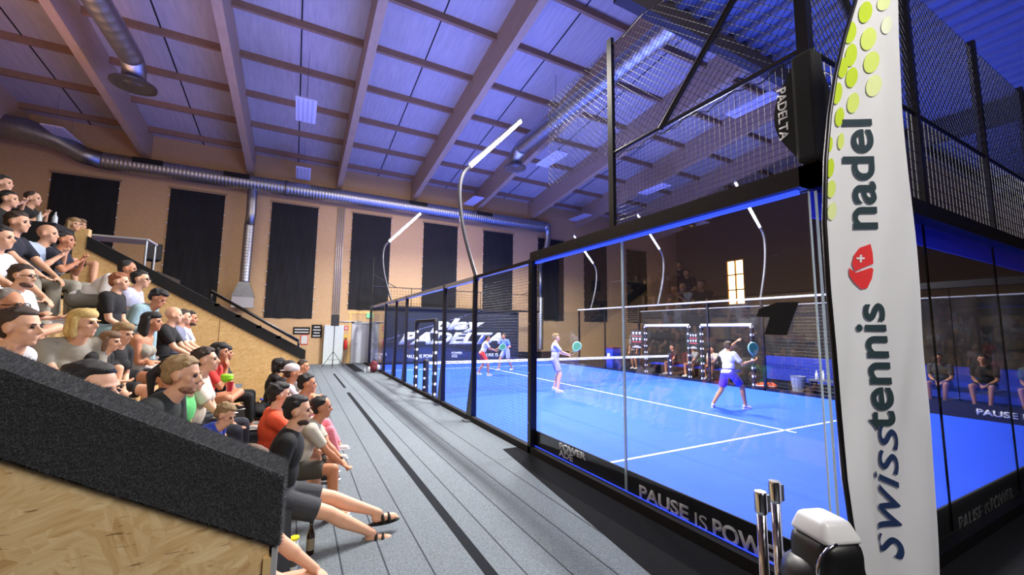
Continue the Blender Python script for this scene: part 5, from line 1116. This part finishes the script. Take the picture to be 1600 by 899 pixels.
racket(J['hands'][1], (.8, -.1, .4), -FWD, 'pale blue racket held by the far player in red shorts', (150, 190, 220))
f = (5.3, 15.3)
e, J = player('far player in blue patterned shirt and light shorts running', f, D_(200), sc=1.02, lean=.2, head_yaw=2.9-math.pi, skin='tan', shirt='cyan', bcol=(150, 160, 214), bottom='shorts', hair='brown', shoes='white', vox=.014,
   arms=((.30, .25, 1.0), (.25, -.30, .95)), legs=((-.25, .15, 0), (.30, -.15, 0)), standing=dict(hip=(0, 0, .86)))
# spectators beyond the court
for x, y, yw, lab, sh, st_ in ((11.6, 13.6, 180, 'standing person in grey t-shirt beyond the net, behind the court', 'grey', True),):
    person(lab, (x, y, 0), D_(yw), shirt=sh, bcol='black', hair='black', skin='tan', vox=.014, arms=((.1, .25, .85), (.1, -.25, .85)), legs=((0, .12, 0), (0, -.12, 0)), standing=dict(hip=(0, 0, .92)))
e = empty('bench', 'long blue bench carrying spectators behind the far gate frame', 'bench', (11.3, 9.9, 0))
MB().box((-.2, -1.8, .38), (.25, 2.2, .44)).build('seat', mat('bench_blue', (36, 60, 190), .5), e)
for y in (-1.7, 0, 2.0): MB().box((-.15, y, 0), (.2, y+.07, .38)).build('leg', BLACK, e)
for y, lab, sh, hr_ in ((9.0, 'right spectator in tan shirt on the blue bench behind the gate', 'peach', 'black'), (9.9, 'middle spectator in grey shirt on the blue bench behind the gate', 'grey', 'brown'), (10.9, 'left spectator in black shirt on the blue bench behind the gate', 'black', 'black')):
    person(lab, (11.32, y, .44), D_(180), shirt=sh, bcol='black', hair=hr_, skin='tan', vox=.014, arms='clasp', lean=.3)
for (x, y, lab, sh) in ((11.6, 2.7, 'spectator in dark top sitting behind the opposite glass left of the flag edge', 'darkgrey'), (11.8, 1.2, 'spectator in teal top sitting at the right border behind the glass', (60, 84, 96)), (11.9, 2.0, 'spectator in black top behind the opposite glass right of the flag', 'black')):
    person(lab, (x, y, .5), D_(180), shirt=sh, bcol='black', hair='black', skin='tan', vox=.014, arms='lap', lean=.2)
e = empty('bench', 'low black bench behind the opposite side glass at right', 'bench', (11.8, 1.9, 0))
MB().box((-.35, -1.2, .42), (.3, 1.4, .5)).build('seat', BLACKM, e)
for y in (-1.1, 1.25): MB().box((-.3, y, 0), (.25, y+.08, .42)).build('leg', BLACK, e)
# small things on the stand
tag(MB().lathe([(.028, 0), (.04, .11), (.036, .11), (.026, .01)], (0, 0, 0)).build('cup', mat('cup_red', (190, 40, 44), .3)), 'red plastic cup held over the grey bench by the cream t-shirt woman', 'cup').location = tuple(at(358, 612, 1, 3.25)); bpy.data.objects['cup'].scale = (.8, .8, .8)
pc_ = at(410, 614, 1, 6.9)
e = empty('drink_can', 'blue and silver drink can standing beside the end of the grey bench', 'can', (pc_[0], pc_[1], .45)); MB().lathe([(.03, 0), (.034, .01), (.034, .15), (.028, .17)], seg=18).build('can_body', mat('can_blue', (46, 70, 190), .3, metal=.3), e, smooth=True); MB().lathe([(.0345, .1), (.0345, .14)], seg=18).build('silver_band', CHROME, e)
pb = at(425, 645, 2, .5); bag((pb[0]-.1, pb[1], .45), 'black and red sports bag lying on the lower step behind the orange shirt', BLACKM, mat('ext_red', (196, 40, 34), .4), .9, 1.2)
pb = at(385, 575, 2, .95)
bag((-4.45, 6.2, .9), 'dark shoulder bag on the grey bench beside the crossed legs', mat('bag_dark', (30, 30, 34), .8), mat('yellow_cap', (226, 214, 30), .5), .6, .8)
lm = tuple(at(354, 598, 1, 4.0)); tag(MB().lathe([(.03, 0), (.06, .04), (.06, .08), (.05, .09)], seg=16).build('drinking_bowl', mat('lime_plastic', (150, 226, 40), .4)), 'lime green plastic container held beside the red cup', 'container').location = lm
